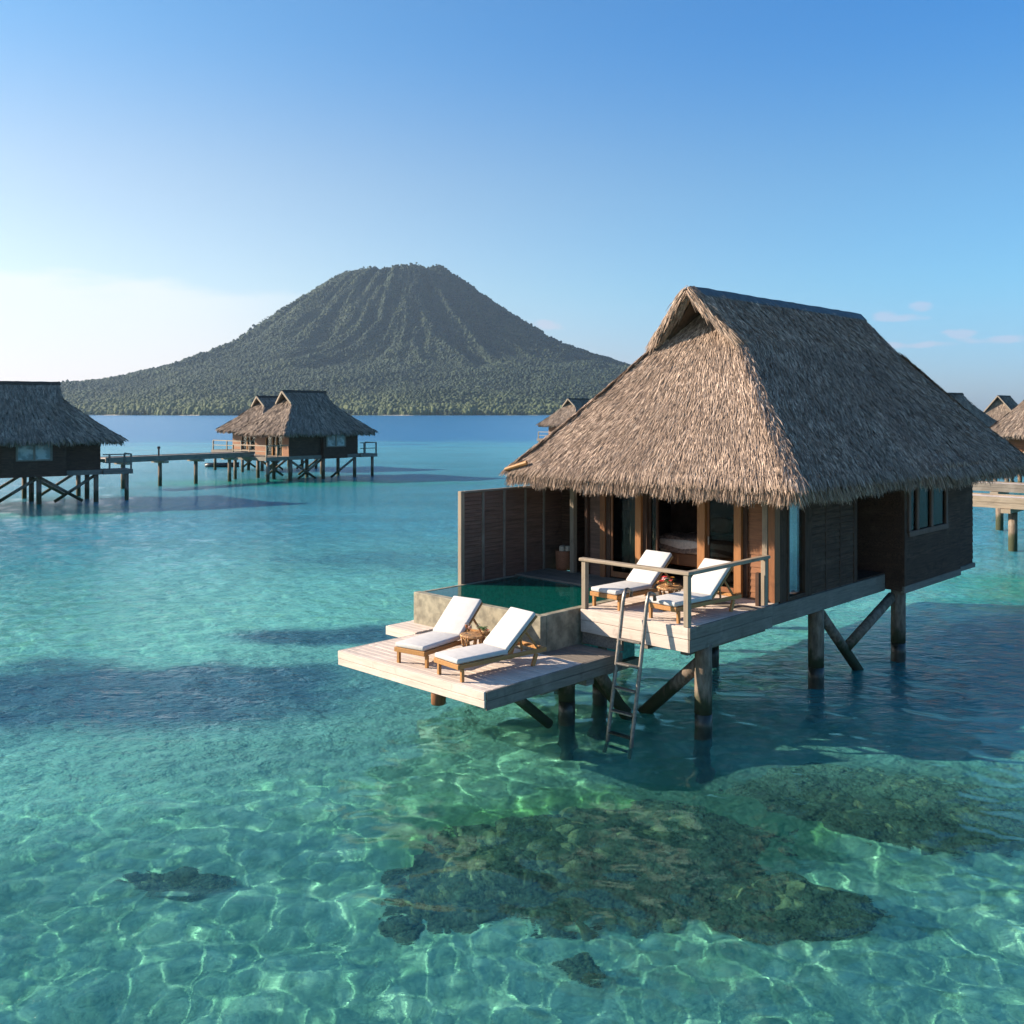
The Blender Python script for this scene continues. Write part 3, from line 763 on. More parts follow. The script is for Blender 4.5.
# floor frame
planks(MB(), -5.9, 0, 1.95, 3.05, FL, along='a').build('porch_floor', 'grey_a', hut)
MB().box(-5.1, -.02, 3.1, 13.0, FL - .12, FL - .02).build('floor', 'room', hut)
bm = MB(); bm.box(-.10, .03, 2.76, 7.80, 1.60, 1.96); bm.build('floor_beam', 'grey_b', hut, bevel=.01)
bm = MB(); bm.box(-5.1, -.11, 3.06, 3.18, 1.62, 1.88)
for b in (5.0, 8.0, 11.0, 12.7): bm.box(-5.1, -.11, b, b + .15, 1.62, 1.88)
bm.box(-5.1, -4.98, 3.2, 13.0, 1.58, 1.86); bm.build('joists', 'grey_a', hut)
# front wall along b = 3
def fpost(a0, a1, mat, y0=2.95, y1=3.1, z1=4.25, nm='post', z0=FL): return MB().box(a0, a1, y0, y1, z0, z1).build(nm, mat, hut, bevel=.006)
fpost(-5.05, -4.94, 'rail_z', 2.88, 3.0)
sp = MB(); siding(sp, (-5.95, 3.55), (-4.6, 3.55), FL, 4.2, (0, -1)); sp.build('back_wall', 'dark_a', hut)
sp = MB(); siding(sp, (-4.60, 3.08), (-4.25, 3.08), FL, 4.2, (0, -1)); sp.build('wall_panel', 'screen_a', hut)
fpost(-4.68, -4.60, 'dark_z')
fpost(-4.25, -4.11, 'cedar_z')
fpost(-4.11, -3.99, 'dark_z', 2.99)
def glazed(a0, a1, y=3.04, z0=FL + .03, z1=4.2, st=.07, mat='cedar_z', nm='sliding_door', handle=None):
    m = MB(); m.box(a0, a0 + st, y - .03, y + .03, z0, z1); m.box(a1 - st, a1, y - .03, y + .03, z0, z1)
    m.box(a0 + st, a1 - st, y - .03, y + .03, z0, z0 + .12); m.box(a0 + st, a1 - st, y - .03, y + .03, z1 - .1, z1)
    d = m.build(nm, mat, hut, bevel=.005)
    MB().box(a0 + st, a1 - st, y - .008, y + .008, z0 + .12, z1 - .1).build('pane', 'window_glass', d)
    if handle is not None: MB().box(handle - .012, handle + .012, y - .07, y - .031, 2.95, 3.12).build('handle', 'metal', d, bevel=.004)
    return d
glazed(-3.99, -3.28, 3.04, st=.05)
fpost(-3.28, -3.13, 'orange_z', 2.93)
fpost(-3.13, -3.02, 'dark_z', 3.0)
glazed(-3.02, -2.80, 3.10, st=.045, mat='dark_z')
fpost(-1.74, -1.56, 'orange_z', 2.93)
glazed(-1.56, -.90, 3.04, st=.05, handle=-1.5)
fpost(-.90, -.74, 'orange_z', 2.93)
fpost(-.74, -.64, 'dark_z', 3.0)
sp = MB(); siding(sp, (-.64, 3.07), (-.26, 3.07), FL, 4.2, (0, -1)); sp.build('wall_panel', 'cedar_a', hut)
fpost(-.26, -.15, 'rail_z', 2.88, 3.1)
fpost(-.15, 0, 'cedar_z', 2.9, 3.1)
MB().box(-5.1, 0, 2.97, 3.1, 4.25, 4.45).build('lintel', 'dark_a', hut)
# curtain behind the left glass
def curtain(a0, a1, b, z0, z1, mat, axis='a', amp=.035, k=26):
    mb = MB(); n = int((a1 - a0) * 90); 
    for i in range(n + 1):
        t = a0 + (a1 - a0) * i / n; w = amp * math.sin(k * t) + .01 * math.sin(71 * t)
        for z in (z0, z1): mb.v.append((t, b + w, z) if axis == 'a' else (b + w, t, z))
    for i in range(n): mb.f.append((2 * i, 2 * i + 2, 2 * i + 3, 2 * i + 1))
    o = mb.build('curtain', mat, hut, smooth=True); s = o.modifiers.new('thick', 'SOLIDIFY'); s.thickness = .006; return o
curtain(-3.62, -3.30, 3.2, 2.1, 4.2, 'curtain_pale')
curtain(-3.10, -2.92, 3.3, 2.1, 4.2, 'curtain_pale')
curtain(3.46, 4.05, -.13, 2.1, 4.2, 'curtain', 'b')
# side wall along a = 0
def spanel(b0, b1, mat='dark_b', a=-.03, z0=1.98, z1=4.2, nm='wall_panel'):
    sp = MB(); siding(sp, (a, b0), (a, b1), z0, z1, (1, 0), .13, .009); sp.box(a - .02, a + .004, b0, b1, z0, z1); return sp.build(nm, mat, hut)
def spost(b0, b1, mat='dark_z', a0=-.1, a1=.02, z0=1.97, z1=4.2): return MB().box(a0, a1, b0, b1, z0, z1).build('post', mat, hut, bevel=.006)
MB().box(-.08, .0, 3.1, 3.36, 1.97, 4.2).build('wall_panel', 'dark_z', hut)
spost(3.36, 3.44); 
gp = MB().box(-.05, -.035, 3.44, 4.06, 2.05, 4.2).build('side_window', 'clear_glass', hut)
MB().box(-.08, .015, 3.44, 4.06, 1.97, 2.05).build('sill', 'dark_b', gp)
spost(4.06, 4.34); spanel(4.34, 4.95); spost(4.95, 5.01, a1=.012); spanel(5.01, 5.6); spost(5.6, 5.66, a1=.012); spanel(5.66, 6.25); spost(6.25, 6.4)
sp = MB(); siding(sp, (-1.2, 6.3), (-1.2, 7.9), FL, 4.2, (1, 0)); siding(sp, (-1.2, 6.36), (-.1, 6.36), FL, 4.2, (0, 1)); sp.build('recess_wall', 'recess_shade', hut)
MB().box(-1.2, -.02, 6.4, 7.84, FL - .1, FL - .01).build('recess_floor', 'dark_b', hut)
# bay
BA = .38
sp = MB(); siding(sp, (BA, 8.0), (BA, 11.35), 1.72, 2.86, (1, 0), .14); siding(sp, (BA, 10.55), (BA, 11.35), 2.86, 4.2, (1, 0), .14)
siding(sp, (-1.2, 7.9), (BA, 7.9), 1.62, 4.2, (0, -1)); siding(sp, (BA, 11.37), (.1, 11.37), 1.62, 4.2, (0, 1)); sp.build('bay_wall', 'dark_b', hut)
MB().box(BA - .05, BA + .045, 7.9, 11.37, 1.56, 1.72).build('bay_sill', 'grey_b', hut, bevel=.01)
MB().box(BA - .06, BA + .05, 7.885, 8.0, 1.72, 4.2).build('post', 'dark_z', hut)
wf = MB()
wf.box(BA - .04, BA + .06, 8.15, 10.5, 2.80, 2.92); wf.box(BA - .04, BA + .06, 8.15, 10.5, 4.02, 4.14)
for b in (8.15, 8.62, 9.45, 10.38): wf.box(BA - .04, BA + .05, b, b + .12, 2.92, 4.02)
wf = wf.build('window', 'screen_z', hut, bevel=.008)
for b0, b1 in ((8.27, 8.62), (8.74, 9.45), (9.57, 10.38)): MB().box(BA - .005, BA + .005, b0, b1, 2.92, 4.02).build('pane', 'window_glass', wf)
sp = MB(); siding(sp, (BA - .03, 8.0), (BA - .03, 8.15), 2.86, 4.2, (1, 0), .14); siding(sp, (.12, 11.4), (.12, 13.0), 1.62, 4.2, (1, 0), .14); siding(sp, (.12, 13.02), (-5.1, 13.02), 1.62, 4.2, (0, 1), .14)
siding(sp, (-5.1, 3.2), (-5.1, 13.0), 1.7, 4.2, (-1, 0), .14); sp.build('rear_wall', 'dark_b', hut)
MB().box(.0, .2, 11.4, 13.05, 1.55, 1.66).build('floor_beam', 'grey_b', hut)
# ceiling keeps the attic dark
MB().box(-5.0, -.1, 3.15, 12.9, 4.3, 4.36).build('ceiling', 'room', hut)
MB().box(-4.6, -.7, 6.15, 6.25, FL, 4.3).build('partition_wall', 'room', hut)
# piles and braces
for a, b, t, r in [(-.10, .62, 1.62, .15), (-.15, 4.85, 1.62, .16), (.20, 8.10, 1.60, .16), (-2.6, .9, 1.6, .14), (-2.6, 4.85, 1.62, .15), (-5.0, 4.85, 1.6, .15), (-5.0, 8.1, 1.6, .15), (-4.9, 2.4, 1.5, .15)]: pile(hut, a, b, t, r)
brace(hut, (-.15, 4.95, 1.55), (-.15, 7.2, -.35)); brace(hut, (.1, 8.0, 1.45), (-.1, 6.15, .60)); brace(hut, (-.22, .68, 1.25), (-2.0, 1.25, -.25), .12)
brace(hut, (-2.55, .0, 1.2), (-2.0, 1.0, -.1), .11)

# bed seen through the open door
bed = empty('bed', W(-2.2, 4.6, FL + .22), YAW, 'large unmade bed with orange brown pillows inside the open bungalow room', 'bed')
MB().box(-1.0, 1.05, -.95, .9, .12, .38).build('bed_frame', 'cedar_a', bed, bevel=.02)
MB().box(-.98, 1.0, -.98, .85, .385, .68).build('mattress', 'linen', bed, bevel=.08, bseg=4, smooth=True)
tm = MB(); nx, ny = 24, 12
for i in range(nx + 1):
    for j in range(ny + 1):
        x = -1.03 + 2.08 * i / nx; y = -1.02 + 1.0 * j / ny; z = .71 + .02 * math.sin(9 * x + 5 * y) + .015 * math.sin(17 * y - 6 * x)
        if j == 0: z = .44 + .05 * math.sin(4 * x)
        tm.v.append((x, y - (.0 if j else -.02), z))
for i in range(nx):
    for j in range(ny): a = i * (ny + 1) + j; tm.f.append((a, a + ny + 1, a + ny + 2, a + 1))
tm.build('throw', 'throw', bed, smooth=True)
for (x, y, rz, mt, s) in ((-.55, .45, .1, 'linen', 1), (.1, .5, -.1, 'linen', 1), (-.15, .2, .2, 'pillow', .85), (.5, .25, -.2, 'throw', .8)):
    v = ICO1.copy(); v = np.sign(v) * np.abs(v) ** .75 * np.array([.33, .13, .22]) * s
    c, sn = math.cos(rz), math.sin(rz)
    v = np.stack([v[:, 0] * c - v[:, 1] * sn + x, v[:, 0] * sn + v[:, 1] * c + y, v[:, 2] + .90], 1)
    np_mesh('pillow', v, ICOF1, mt, bed, True).modifiers.new('sub', 'SUBSURF').render_levels = 2

# basket with towels at the back of the porch
bk = empty('laundry_basket', W(-5.45, 3.15, FL), YAW, 'red brown woven basket holding rolled towels beside the privacy screen', 'basket')
MB().lathe([(.02, 0), (.17, 0), (.19, .1), (.195, .3), (.20, .44), (.18, .44), (.17, .3), (.15, .05), (.02, .05)], seg=20).build('basket_body', 'basket', bk, smooth=True)
for x, y in ((-.07, .03), (.07, .04), (0, -.07)): MB().tube([(x, y, .25), (x * 1.1, y * 1.1, .54)], .065, 10).build('rolled_towel', 'towel', bk, bevel=.01, smooth=True)

# ------------------------------------------------------------------ upper sun deck
dk = empty('sun_deck', W(0, 0), YAW, 'raised weathered wooden sun deck with a handrail outside the bungalow doors', 'deck')
planks(MB(), -2.33, 0.0, .035, 2.93, FL, .035, .135, 'a').build('deck_boards', 'deck_a', dk, bevel=.004)
fm = MB(); fm.box(-2.33, .0, -.0, .034, 1.80, 1.995); fm.box(-2.33, .0, .004, .034, 1.58, 1.793)
fm.build('front_fascia', 'deck_a', dk, bevel=.006)
fm = MB(); fm.box(.002, .045, .0, 2.75, 1.80, 1.995); fm.box(.0, .038, .0, 2.75, 1.58, 1.793); fm.build('side_fascia', 'grey_b', dk, bevel=.006)
jm = MB()
for b in (.5, 1.2, 1.9, 2.6): jm.box(-2.3, -.01, b, b + .08, 1.72, 1.955)
jm.box(-2.33, -1.43, .06, .12, 1.36, 1.575); jm.box(-1.0, -.85, .04, 2.9, 1.5, 1.71); jm.box(-.35, -.2, .3, 2.9, 1.45, 1.71); jm.build('joists', 'grey_b', dk)
for a, b in ((-2.27, .06), (-.045, .05), (-.06, 2.62)):
    MB().box(a - .05, a + .05, b - .05, b + .05, FL, 2.865).build('railing_post', 'rail_z', dk, bevel=.008)
MB().box(-2.36, .03, -.02, .11, 2.87, 2.93).build('handrail', 'rail_a', dk, bevel=.015, bseg=2)
MB().box(-.11, .015, .115, 2.72, 2.862, 2.925).build('handrail', 'rail_b', dk, bevel=.015, bseg=2)
MB().box(-.14, -.06, 2.42, 2.5, FL, 2.62).build('railing_post', 'dark_z', dk, bevel=.006)

# swim ladder
ld = empty('swim_ladder', W(-.95, -.2, FL), YAW, 'weathered grey swim ladder hooked over the sun deck edge down into the water', 'ladder')
for s in (-1, 1):
    x = .25 * s
    pts = [(x, .42, .02), (x, .40, .32), (x, .30, .48), (x, .17, .53), (x, .04, .44), (x, -.02, .25), (x * 1.0, -.06, 0), (x, -.22, -.9), (x, -.40, -1.8), (x, -.50, -2.5)]
    pts = [(x, .13 + .0, .50 + .0), (x, .08, .50), (x, .03, .44), (x, -.0, .3), (x, -.05, 0), (x, -.22, -.9), (x, -.40, -1.8), (x, -.50, -2.5)]
    pts = [(x, .24, .36), (x, .22, .46)] + pts
    MB().tube(pts, .036, 10).build('side_rail', 'metal', ld, smooth=True)
for i, z in enumerate((-.32, -.72, -1.12, -1.50, -1.86, -2.2)):
    y = -.05 - .19 * (-z) / 1.0
    MB().box(-.225, .225, y - .05, y + .05, z - .016, z + .016).build('rung', 'metal' if i < 4 else 'pile_wet', ld, bevel=.006)

# ------------------------------------------------------------------ plunge pool
pl = empty('plunge_pool', W(-4.1, .4, FL), YAW, 'raised concrete plunge pool with dark green water between the two sun decks', 'plunge pool')
x0, x1, y0, y1 = -5.82 + 4.1, -2.38 + 4.1, -1.03 - .4, 1.93 - .4
t = .16
MB().box(x0, x1, y0, y0 + t, -.70, -.005).build('front_wall', 'concrete', pl, bevel=.01)
MB().box(x1 - t, x1, y0 + t, y1 + .3, -.70, -.003).build('side_wall', 'concrete', pl, bevel=.01)
MB().box(x0, x0 + t * .6, y0 + t, y1, -.70, -.02).build('infinity_edge', 'concrete', pl, bevel=.01)
MB().box(x0 + t * .6, x1 - t, y1, y1 + .12, -.70, -.05).build('rear_wall', 'pool_tile', pl)
MB().box(x0 + t * .6, x1 - t, y0 + t, y1, -1.25, -1.15).build('pool_floor', 'pool_tile', pl)
inn = MB(); a0, a1, b0, b1 = x0 + t * .6, x1 - t, y0 + t, y1
inn.box(a0, a1, b0 - .0 + .003, b0 + .02, -1.15, -.09); inn.box(a1 - .02, a1 - .002, b0 + .02, b1 - .02, -1.15, -.09); inn.box(a0 + .002, a0 + .02, b0 + .02, b1 - .02, -1.15, -.09); inn.box(a0, a1, b1 - .02, b1 - .003, -1.15, -.09)
inn.box(a0 + .02, a1 - .02, b1 - .45, b1 - .02, -1.15, -.45)
inn.build('tile_lining', 'pool_tile', pl)
MB().box(x0 + .05, x1 - .02, y0 + .05, y1, -1.4, -1.26).build('pool_slab', 'concrete', pl)
m, nt, out = newmat('pool_water'); g = G(nt)
n = g.noise(g.coord(), 2.5, 3, .5); bmp = g.bump(n, .15, .03)
tr = g.n('ShaderNodeBsdfTransparent'); tr.inputs[0].default_value = (.45, .88, .78, 1)
gl = g.n('ShaderNodeBsdfGlossy'); gl.inputs['Roughness'].default_value = .01; g.l(bmp, gl.inputs['Normal'])
fr = g.n('ShaderNodeFresnel'); fr.inputs[0].default_value = 1.33; g.l(bmp, fr.inputs[1])
mx = g.n('ShaderNodeMixShader'); df = g.n('ShaderNodeBsdfDiffuse'); df.inputs[0].default_value = (.008, .30, .24, 1); m0 = g.n('ShaderNodeMixShader'); m0.inputs[0].default_value = .2; g.l(tr.outputs[0], m0.inputs[1]); g.l(df.outputs[0], m0.inputs[2]); g.l(fr.outputs[0], mx.inputs[0]); g.l(m0.outputs[0], mx.inputs[1]); g.l(gl.outputs[0], mx.inputs[2]); g.l(mx.outputs[0], out.inputs[0]); M['pool_water'] = m
pw = MB(); pw.add([(a0 + .003, b0 + .022, -.028), (a1 - .022, b0 + .022, -.028), (a1 - .022, b1 - .022, -.028), (a0 + .003, b1 - .022, -.028)], [(0, 1, 2, 3)]); pw.build('pool_water', 'pool_water', pl)

# privacy screen
ps = empty('privacy_screen', W(-5.88, 1.9, FL), YAW, 'tall brown slatted privacy screen with pale posts along the plunge pool', 'screen')
MB().box(-.05, .06, -1.62, -1.52, -.25, 1.93).build('end_post', 'rail_z', ps, bevel=.008)
for y in (-.95, -.30, .38, 1.0): MB().box(-.03, .055, y - .03, y + .03, -.2, 1.885).build('post', 'grey_z', ps, bevel=.006)
ys = [-1.52, -.98, -.92, -.33, -.27, .35, .41, .97, 1.03, 1.62]
for i in range(0, 10, 2):
    sp = MB(); siding(sp, (0, ys[i]), (0, ys[i + 1]), -.1, 1.88, (1, 0), .085, .006, .025); sp.box(-.02, .004, ys[i], ys[i + 1], -.1, 1.88); sp.build('slat_panel', 'screen_b', ps)
MB().box(-.04, .07, -1.518, 1.62, 1.888, 1.93).build('top_rail', 'grey_b', ps, bevel=.006)

# ------------------------------------------------------------------ lower bathing deck
LZ = 1.35
lw = empty('bathing_deck', W(0, 0), YAW, 'low weathered wooden bathing deck cantilevered over the turquoise water', 'deck')
planks(MB(), -5.10, -1.42, -3.34, -1.04, LZ, .04, .15, 'a').build('deck_boards', 'deck_a', lw, bevel=.004)
planks(MB(), -2.37, -1.42, -1.03, .0, LZ, .04, .15, 'a').build('deck_boards', 'grey_a', lw, bevel=.004)
planks(MB(), -6.0, -5.11, -1.55, 1.6, LZ + .03, .04, .15, 'a').build('side_step', 'deck_a', lw, bevel=.004)
MB().box(-6.0, -5.11, -1.59, -1.555, LZ - .14, LZ + .025).build('side_step_fascia', 'deck_a', lw)
fm = MB(); fm.box(-5.12, -1.40, -3.385, -3.345, LZ - .13, LZ - .0); fm.box(-5.12, -1.40, -3.378, -3.345, LZ - .25, LZ - .137); fm.build('front_fascia', 'deck_a', lw, bevel=.006)
fm = MB(); fm.box(-1.415, -1.375, -3.343, .02, LZ - .14, LZ + .0); fm.box(-1.415, -1.382, -3.343, .02, LZ - .29, LZ - .147); fm.build('side_fascia', 'grey_b', lw, bevel=.006)
MB().box(-5.135, -5.102, -3.343, -1.6, LZ - .25, LZ).build('side_fascia', 'deck_b', lw, bevel=.006)
jm = MB()
for a in (-5.1, -4.1, -3.1, -2.1): jm.box(a, a + .09, -3.32, 0, LZ - .22, LZ - .045)
jm.box(-5.3, -1.45, -.9, -.7, LZ - .42, LZ - .225); jm.build('joists', 'grey_b', lw)
pile(lw, -2.30, -.42, LZ - .3, .15); pile(lw, -4.9, -.3, LZ - .3, .15)
MB().tube([(-2.62, -3.22, 1.20), (-2.62, -3.22, .88)], .13, 14, .12, irr=.03).build('stub_post', 'cedar_z', lw, smooth=True, bevel=.02)
brace(lw, (-2.3, -2.2, 1.1), (-2.3, -.9, .1), .09); brace(lw, (-1.75, -.3, 1.1), (-1.75, .8, -.2), .11)

# ------------------------------------------------------------------ loungers
def make_lounger():
    r = empty('sun_lounger', (0, 0, 0))
    w = .62; L0 = 1.05; H = .28
    f = MB()
    for s in (-1, 1): f.box(s * w / 2 - .02, s * w / 2 + .02, 0.03, 1.88, H - .07, H)
    f.box(-w / 2 - .02, w / 2 + .02, 0.0, .03, H - .075, H + .003); f.box(-w / 2 + .02, w / 2 - .02, 1.82, 1.87, H - .065, H - .002)
    for i in range(9): f.box(-w / 2 + .02, w / 2 - .02, .08 + i * .105, .15 + i * .105, H - .02, H - .004)
    f.build('frame', 'teak_b', r, bevel=.006)
    for x in (-w / 2 + .005, w / 2 - .005):
        MB().box(x - .028, x + .028, .07, .125, 0, H - .075).build('leg', 'teak_z', r, bevel=.006)
        MB().bar((x, 1.58, .0), (x, 1.66, H - .076), .05, .07).build('leg', 'teak_z', r, bevel=.006)
    MB().box(-w / 2, w / 2, 0.0, L0, H + .008, H + .09).build('seat_cushion', 'cushion', r, bevel=.028, bseg=3, smooth=True)
    th = R(40); Lb = .82
    rot = Matrix.Rotation(th, 3, 'X')
    def bp(y, z): return Vector((0, L0 + .0 + y * math.cos(th) - z * math.sin(th), H + .03 + y * math.sin(th) + z * math.cos(th)))
    b = MB(); b.obox(bp(Lb / 2, .055), (w, Lb, .08), rot); b.build('back_cushion', 'cushion', r, bevel=.028, bseg=3, smooth=True)
    b = MB()
    for s in (-1, 1): b.obox(bp(Lb / 2, -.018) + Vector((s * (w / 2 - .03), 0, 0)), (.04, Lb, .035), rot)
    for i in range(7): b.obox(bp(.1 + i * .115, -.016), (w - .1, .06, .015), rot)
    bo = b.build('backrest', 'teak_b', r, bevel=.004)
    pr = MB()
    for s in (-1, 1):
        x = s * (w / 2 - .09); q = bp(Lb * .62, -.04)
        pr.bar((x, q.y, q.z), (x, 1.78, H - .03), .03, .03); pr.bar((x * .8, q.y - .05, q.z - .08), (x * .8, 1.45, H - .03), .025, .03)
    pr.build('support_strut', 'teak_b', bo)
    return r
def copy_tree(o, parent=None):
    c = o.copy(); C.objects.link(c)
    if parent is not None: c.parent = parent
    for ch in list(o.children): copy_tree(ch, c)
    return c
proto = make_lounger()
spots = [((-2.36, -3.30, LZ), 0.10, 'white cushioned teak sun lounger at the front corner of the low bathing deck', True),
         ((-3.38, -3.20, LZ), -.17, 'white cushioned teak sun lounger on the low bathing deck', False),
         ((-.62, .10, FL), .08, 'white cushioned teak sun lounger behind the right handrail on the raised sun deck', False),
         ((-2.0, .25, FL), .05, 'white cushioned teak sun lounger on the raised sun deck, nearer the plunge pool', False)]
for i, (p, dy, lb, _) in enumerate(spots):
    o = proto if i == 0 else copy_tree(proto)
    o.location = W(*p); o.rotation_euler = (0, 0, YAW - dy); tag(o, lb, 'sun lounger', 'sun loungers on the bungalow decks')
# folded sunglasses / small thing on the lower lounger seat
# side tables
def gnarl_table(a, b, z, h, r, label, seed):
    t = empty('side_table', W(a, b, z), YAW, label, 'side table')
    rs = np.random.default_rng(seed)
    tp = MB(); seg = 22; pr = []
    e = [1 + .09 * math.sin(3 * 2 * PI * j / seg + seed) + rs.normal(0, .03) for j in range(seg)]
    for (q, zz_) in ((.02, h - .045), (.93, h - .045), (1., h - .025), (.97, h), (.02, h)):
        for j in range(seg): an = 2 * PI * j / seg; tp.v.append((r * q * e[j] * math.cos(an), r * q * e[j] * math.sin(an), zz_))
    for i in range(4):
        for j in range(seg): k = i * seg + j; k2 = i * seg + (j + 1) % seg; tp.f.append((k, k2, k2 + seg, k + seg))
    tp.build('table_top', 'driftwood', t, smooth=False)
    for i in range(9):
        an = 2 * PI * i / 9 + rs.normal(0, .1); mb = MB(); pts = []
        for k in range(6):
            zz_ = (h - .05) * k / 5; rr = r * (.62 + .2 * abs(k - 2.2) / 2.5) + rs.normal(0, .008); a2 = an + rs.normal(0, .07); pts.append((rr * math.cos(a2), rr * math.sin(a2), zz_))
        mb.tube(pts, .028, 7, .02, irr=.25); mb.build('root_leg', 'driftwood', t, smooth=True)
    return t
gnarl_table(-2.93, -2.15, LZ, .44, .22, 'gnarled driftwood side table between the loungers on the low bathing deck', 3)
gnarl_table(-1.10, 1.05, FL, .42, .23, 'gnarled driftwood side table under red flowers on the raised sun deck', 5)
def goblet(a, b, z, label, wine):
    g_ = empty('wine_glass', W(a, b, z), YAW, label, 'wine glass')
    MB().lathe([(.001, 0), (.030, .0), (.030, .004), (.005, .010), (.005, .08), (.020, .095), (.034, .12), (.033, .16), (.027, .185), (.025, .185), (.031, .16), (.031, .12), (.001, .088)], seg=16).build('glass', 'clear_glass', g_, smooth=True)
    if wine: MB().lathe([(.001, .092), (.018, .097), (.030, .12), (.030, .15), (.001, .15)], seg=14).build('drink', wine, g_, smooth=True)
simple('drink_amber', (.55, .16, .05), .1, 8, .1, .0); simple('drink_rose', (.65, .28, .18), .1, 8, .1, .0)
goblet(-3.04, -2.20, LZ + .441, 'glass of amber drink, left one on the low deck side table', 'drink_amber')
goblet(-2.91, -2.24, LZ + .441, 'glass of rose drink between the other glasses on the low deck side table', 'drink_rose')
goblet(-2.85, -2.10, LZ + .441, 'empty clear glass, right one on the low deck side table', None)
def flowers(a, b, z, label, n, seed, mats=('petal_red', 'petal_red', 'petal_white', 'fruit'), hh=.12, cat='flowers', spread=.10):
    f = empty('flower_bunch', W(a, b, z), YAW, label, cat)
    rs = np.random.default_rng(seed)
    MB().lathe([(.02, 0), (.055, .0), (.07, .03), (.05, .08), (.04, .08), (.02, .02)], seg=14).build('bowl', 'driftwood', f, smooth=True)
    for i in range(n):
        x, y = rs.normal(0, spread, 2).clip(-.16, .16); z0 = hh * rs.uniform(.6, 1.4); mb = MB(); s = rs.uniform(.035, .055)
        for k in range(5):
            an = 2 * PI * k / 5 + rs.random(); c_, s_ = math.cos(an), math.sin(an)
            mb.add([(x, y, z0), (x + s * (.6 * c_ - .4 * s_), y + s * (.6 * s_ + .4 * c_), z0 + s * .5), (x + s * 1.2 * c_, y + s * 1.2 * s_, z0 + s * .35), (x + s * (.6 * c_ + .4 * s_), y + s * (.6 * s_ - .4 * c_), z0 + s * .5)], [(0, 1, 2, 3)])
        mb.build('blossom', mats[i % len(mats)], f)
    lv = MB()
    for i in range(14):
        an = rs.random() * 6.28; L = rs.uniform(.08, .16); c_, s_ = math.cos(an), math.sin(an); z1 = rs.uniform(.02, .10)
        lv.add([(.02 * c_, .02 * s_, .07), (L * .5 * c_ - .02 * s_, L * .5 * s_ + .02 * c_, .09 + z1 * .5), (L * c_, L * s_, z1 + .03), (L * .5 * c_ + .02 * s_, L * .5 * s_ - .02 * c_, .09 + z1 * .5)], [(0, 1, 2, 3)])
    lv.build('leaves', 'leaf_green', f)
flowers(-1.10, 1.03, FL + .421, 'bunch of red and white flowers on the raised deck side table', 10, 4)
flowers(-2.79, -2.02, LZ + .441, 'low posy of dried dark red flowers beside the glasses', 6, 9, ('petal_red', 'driftwood'), .04, 'flowers', .05)

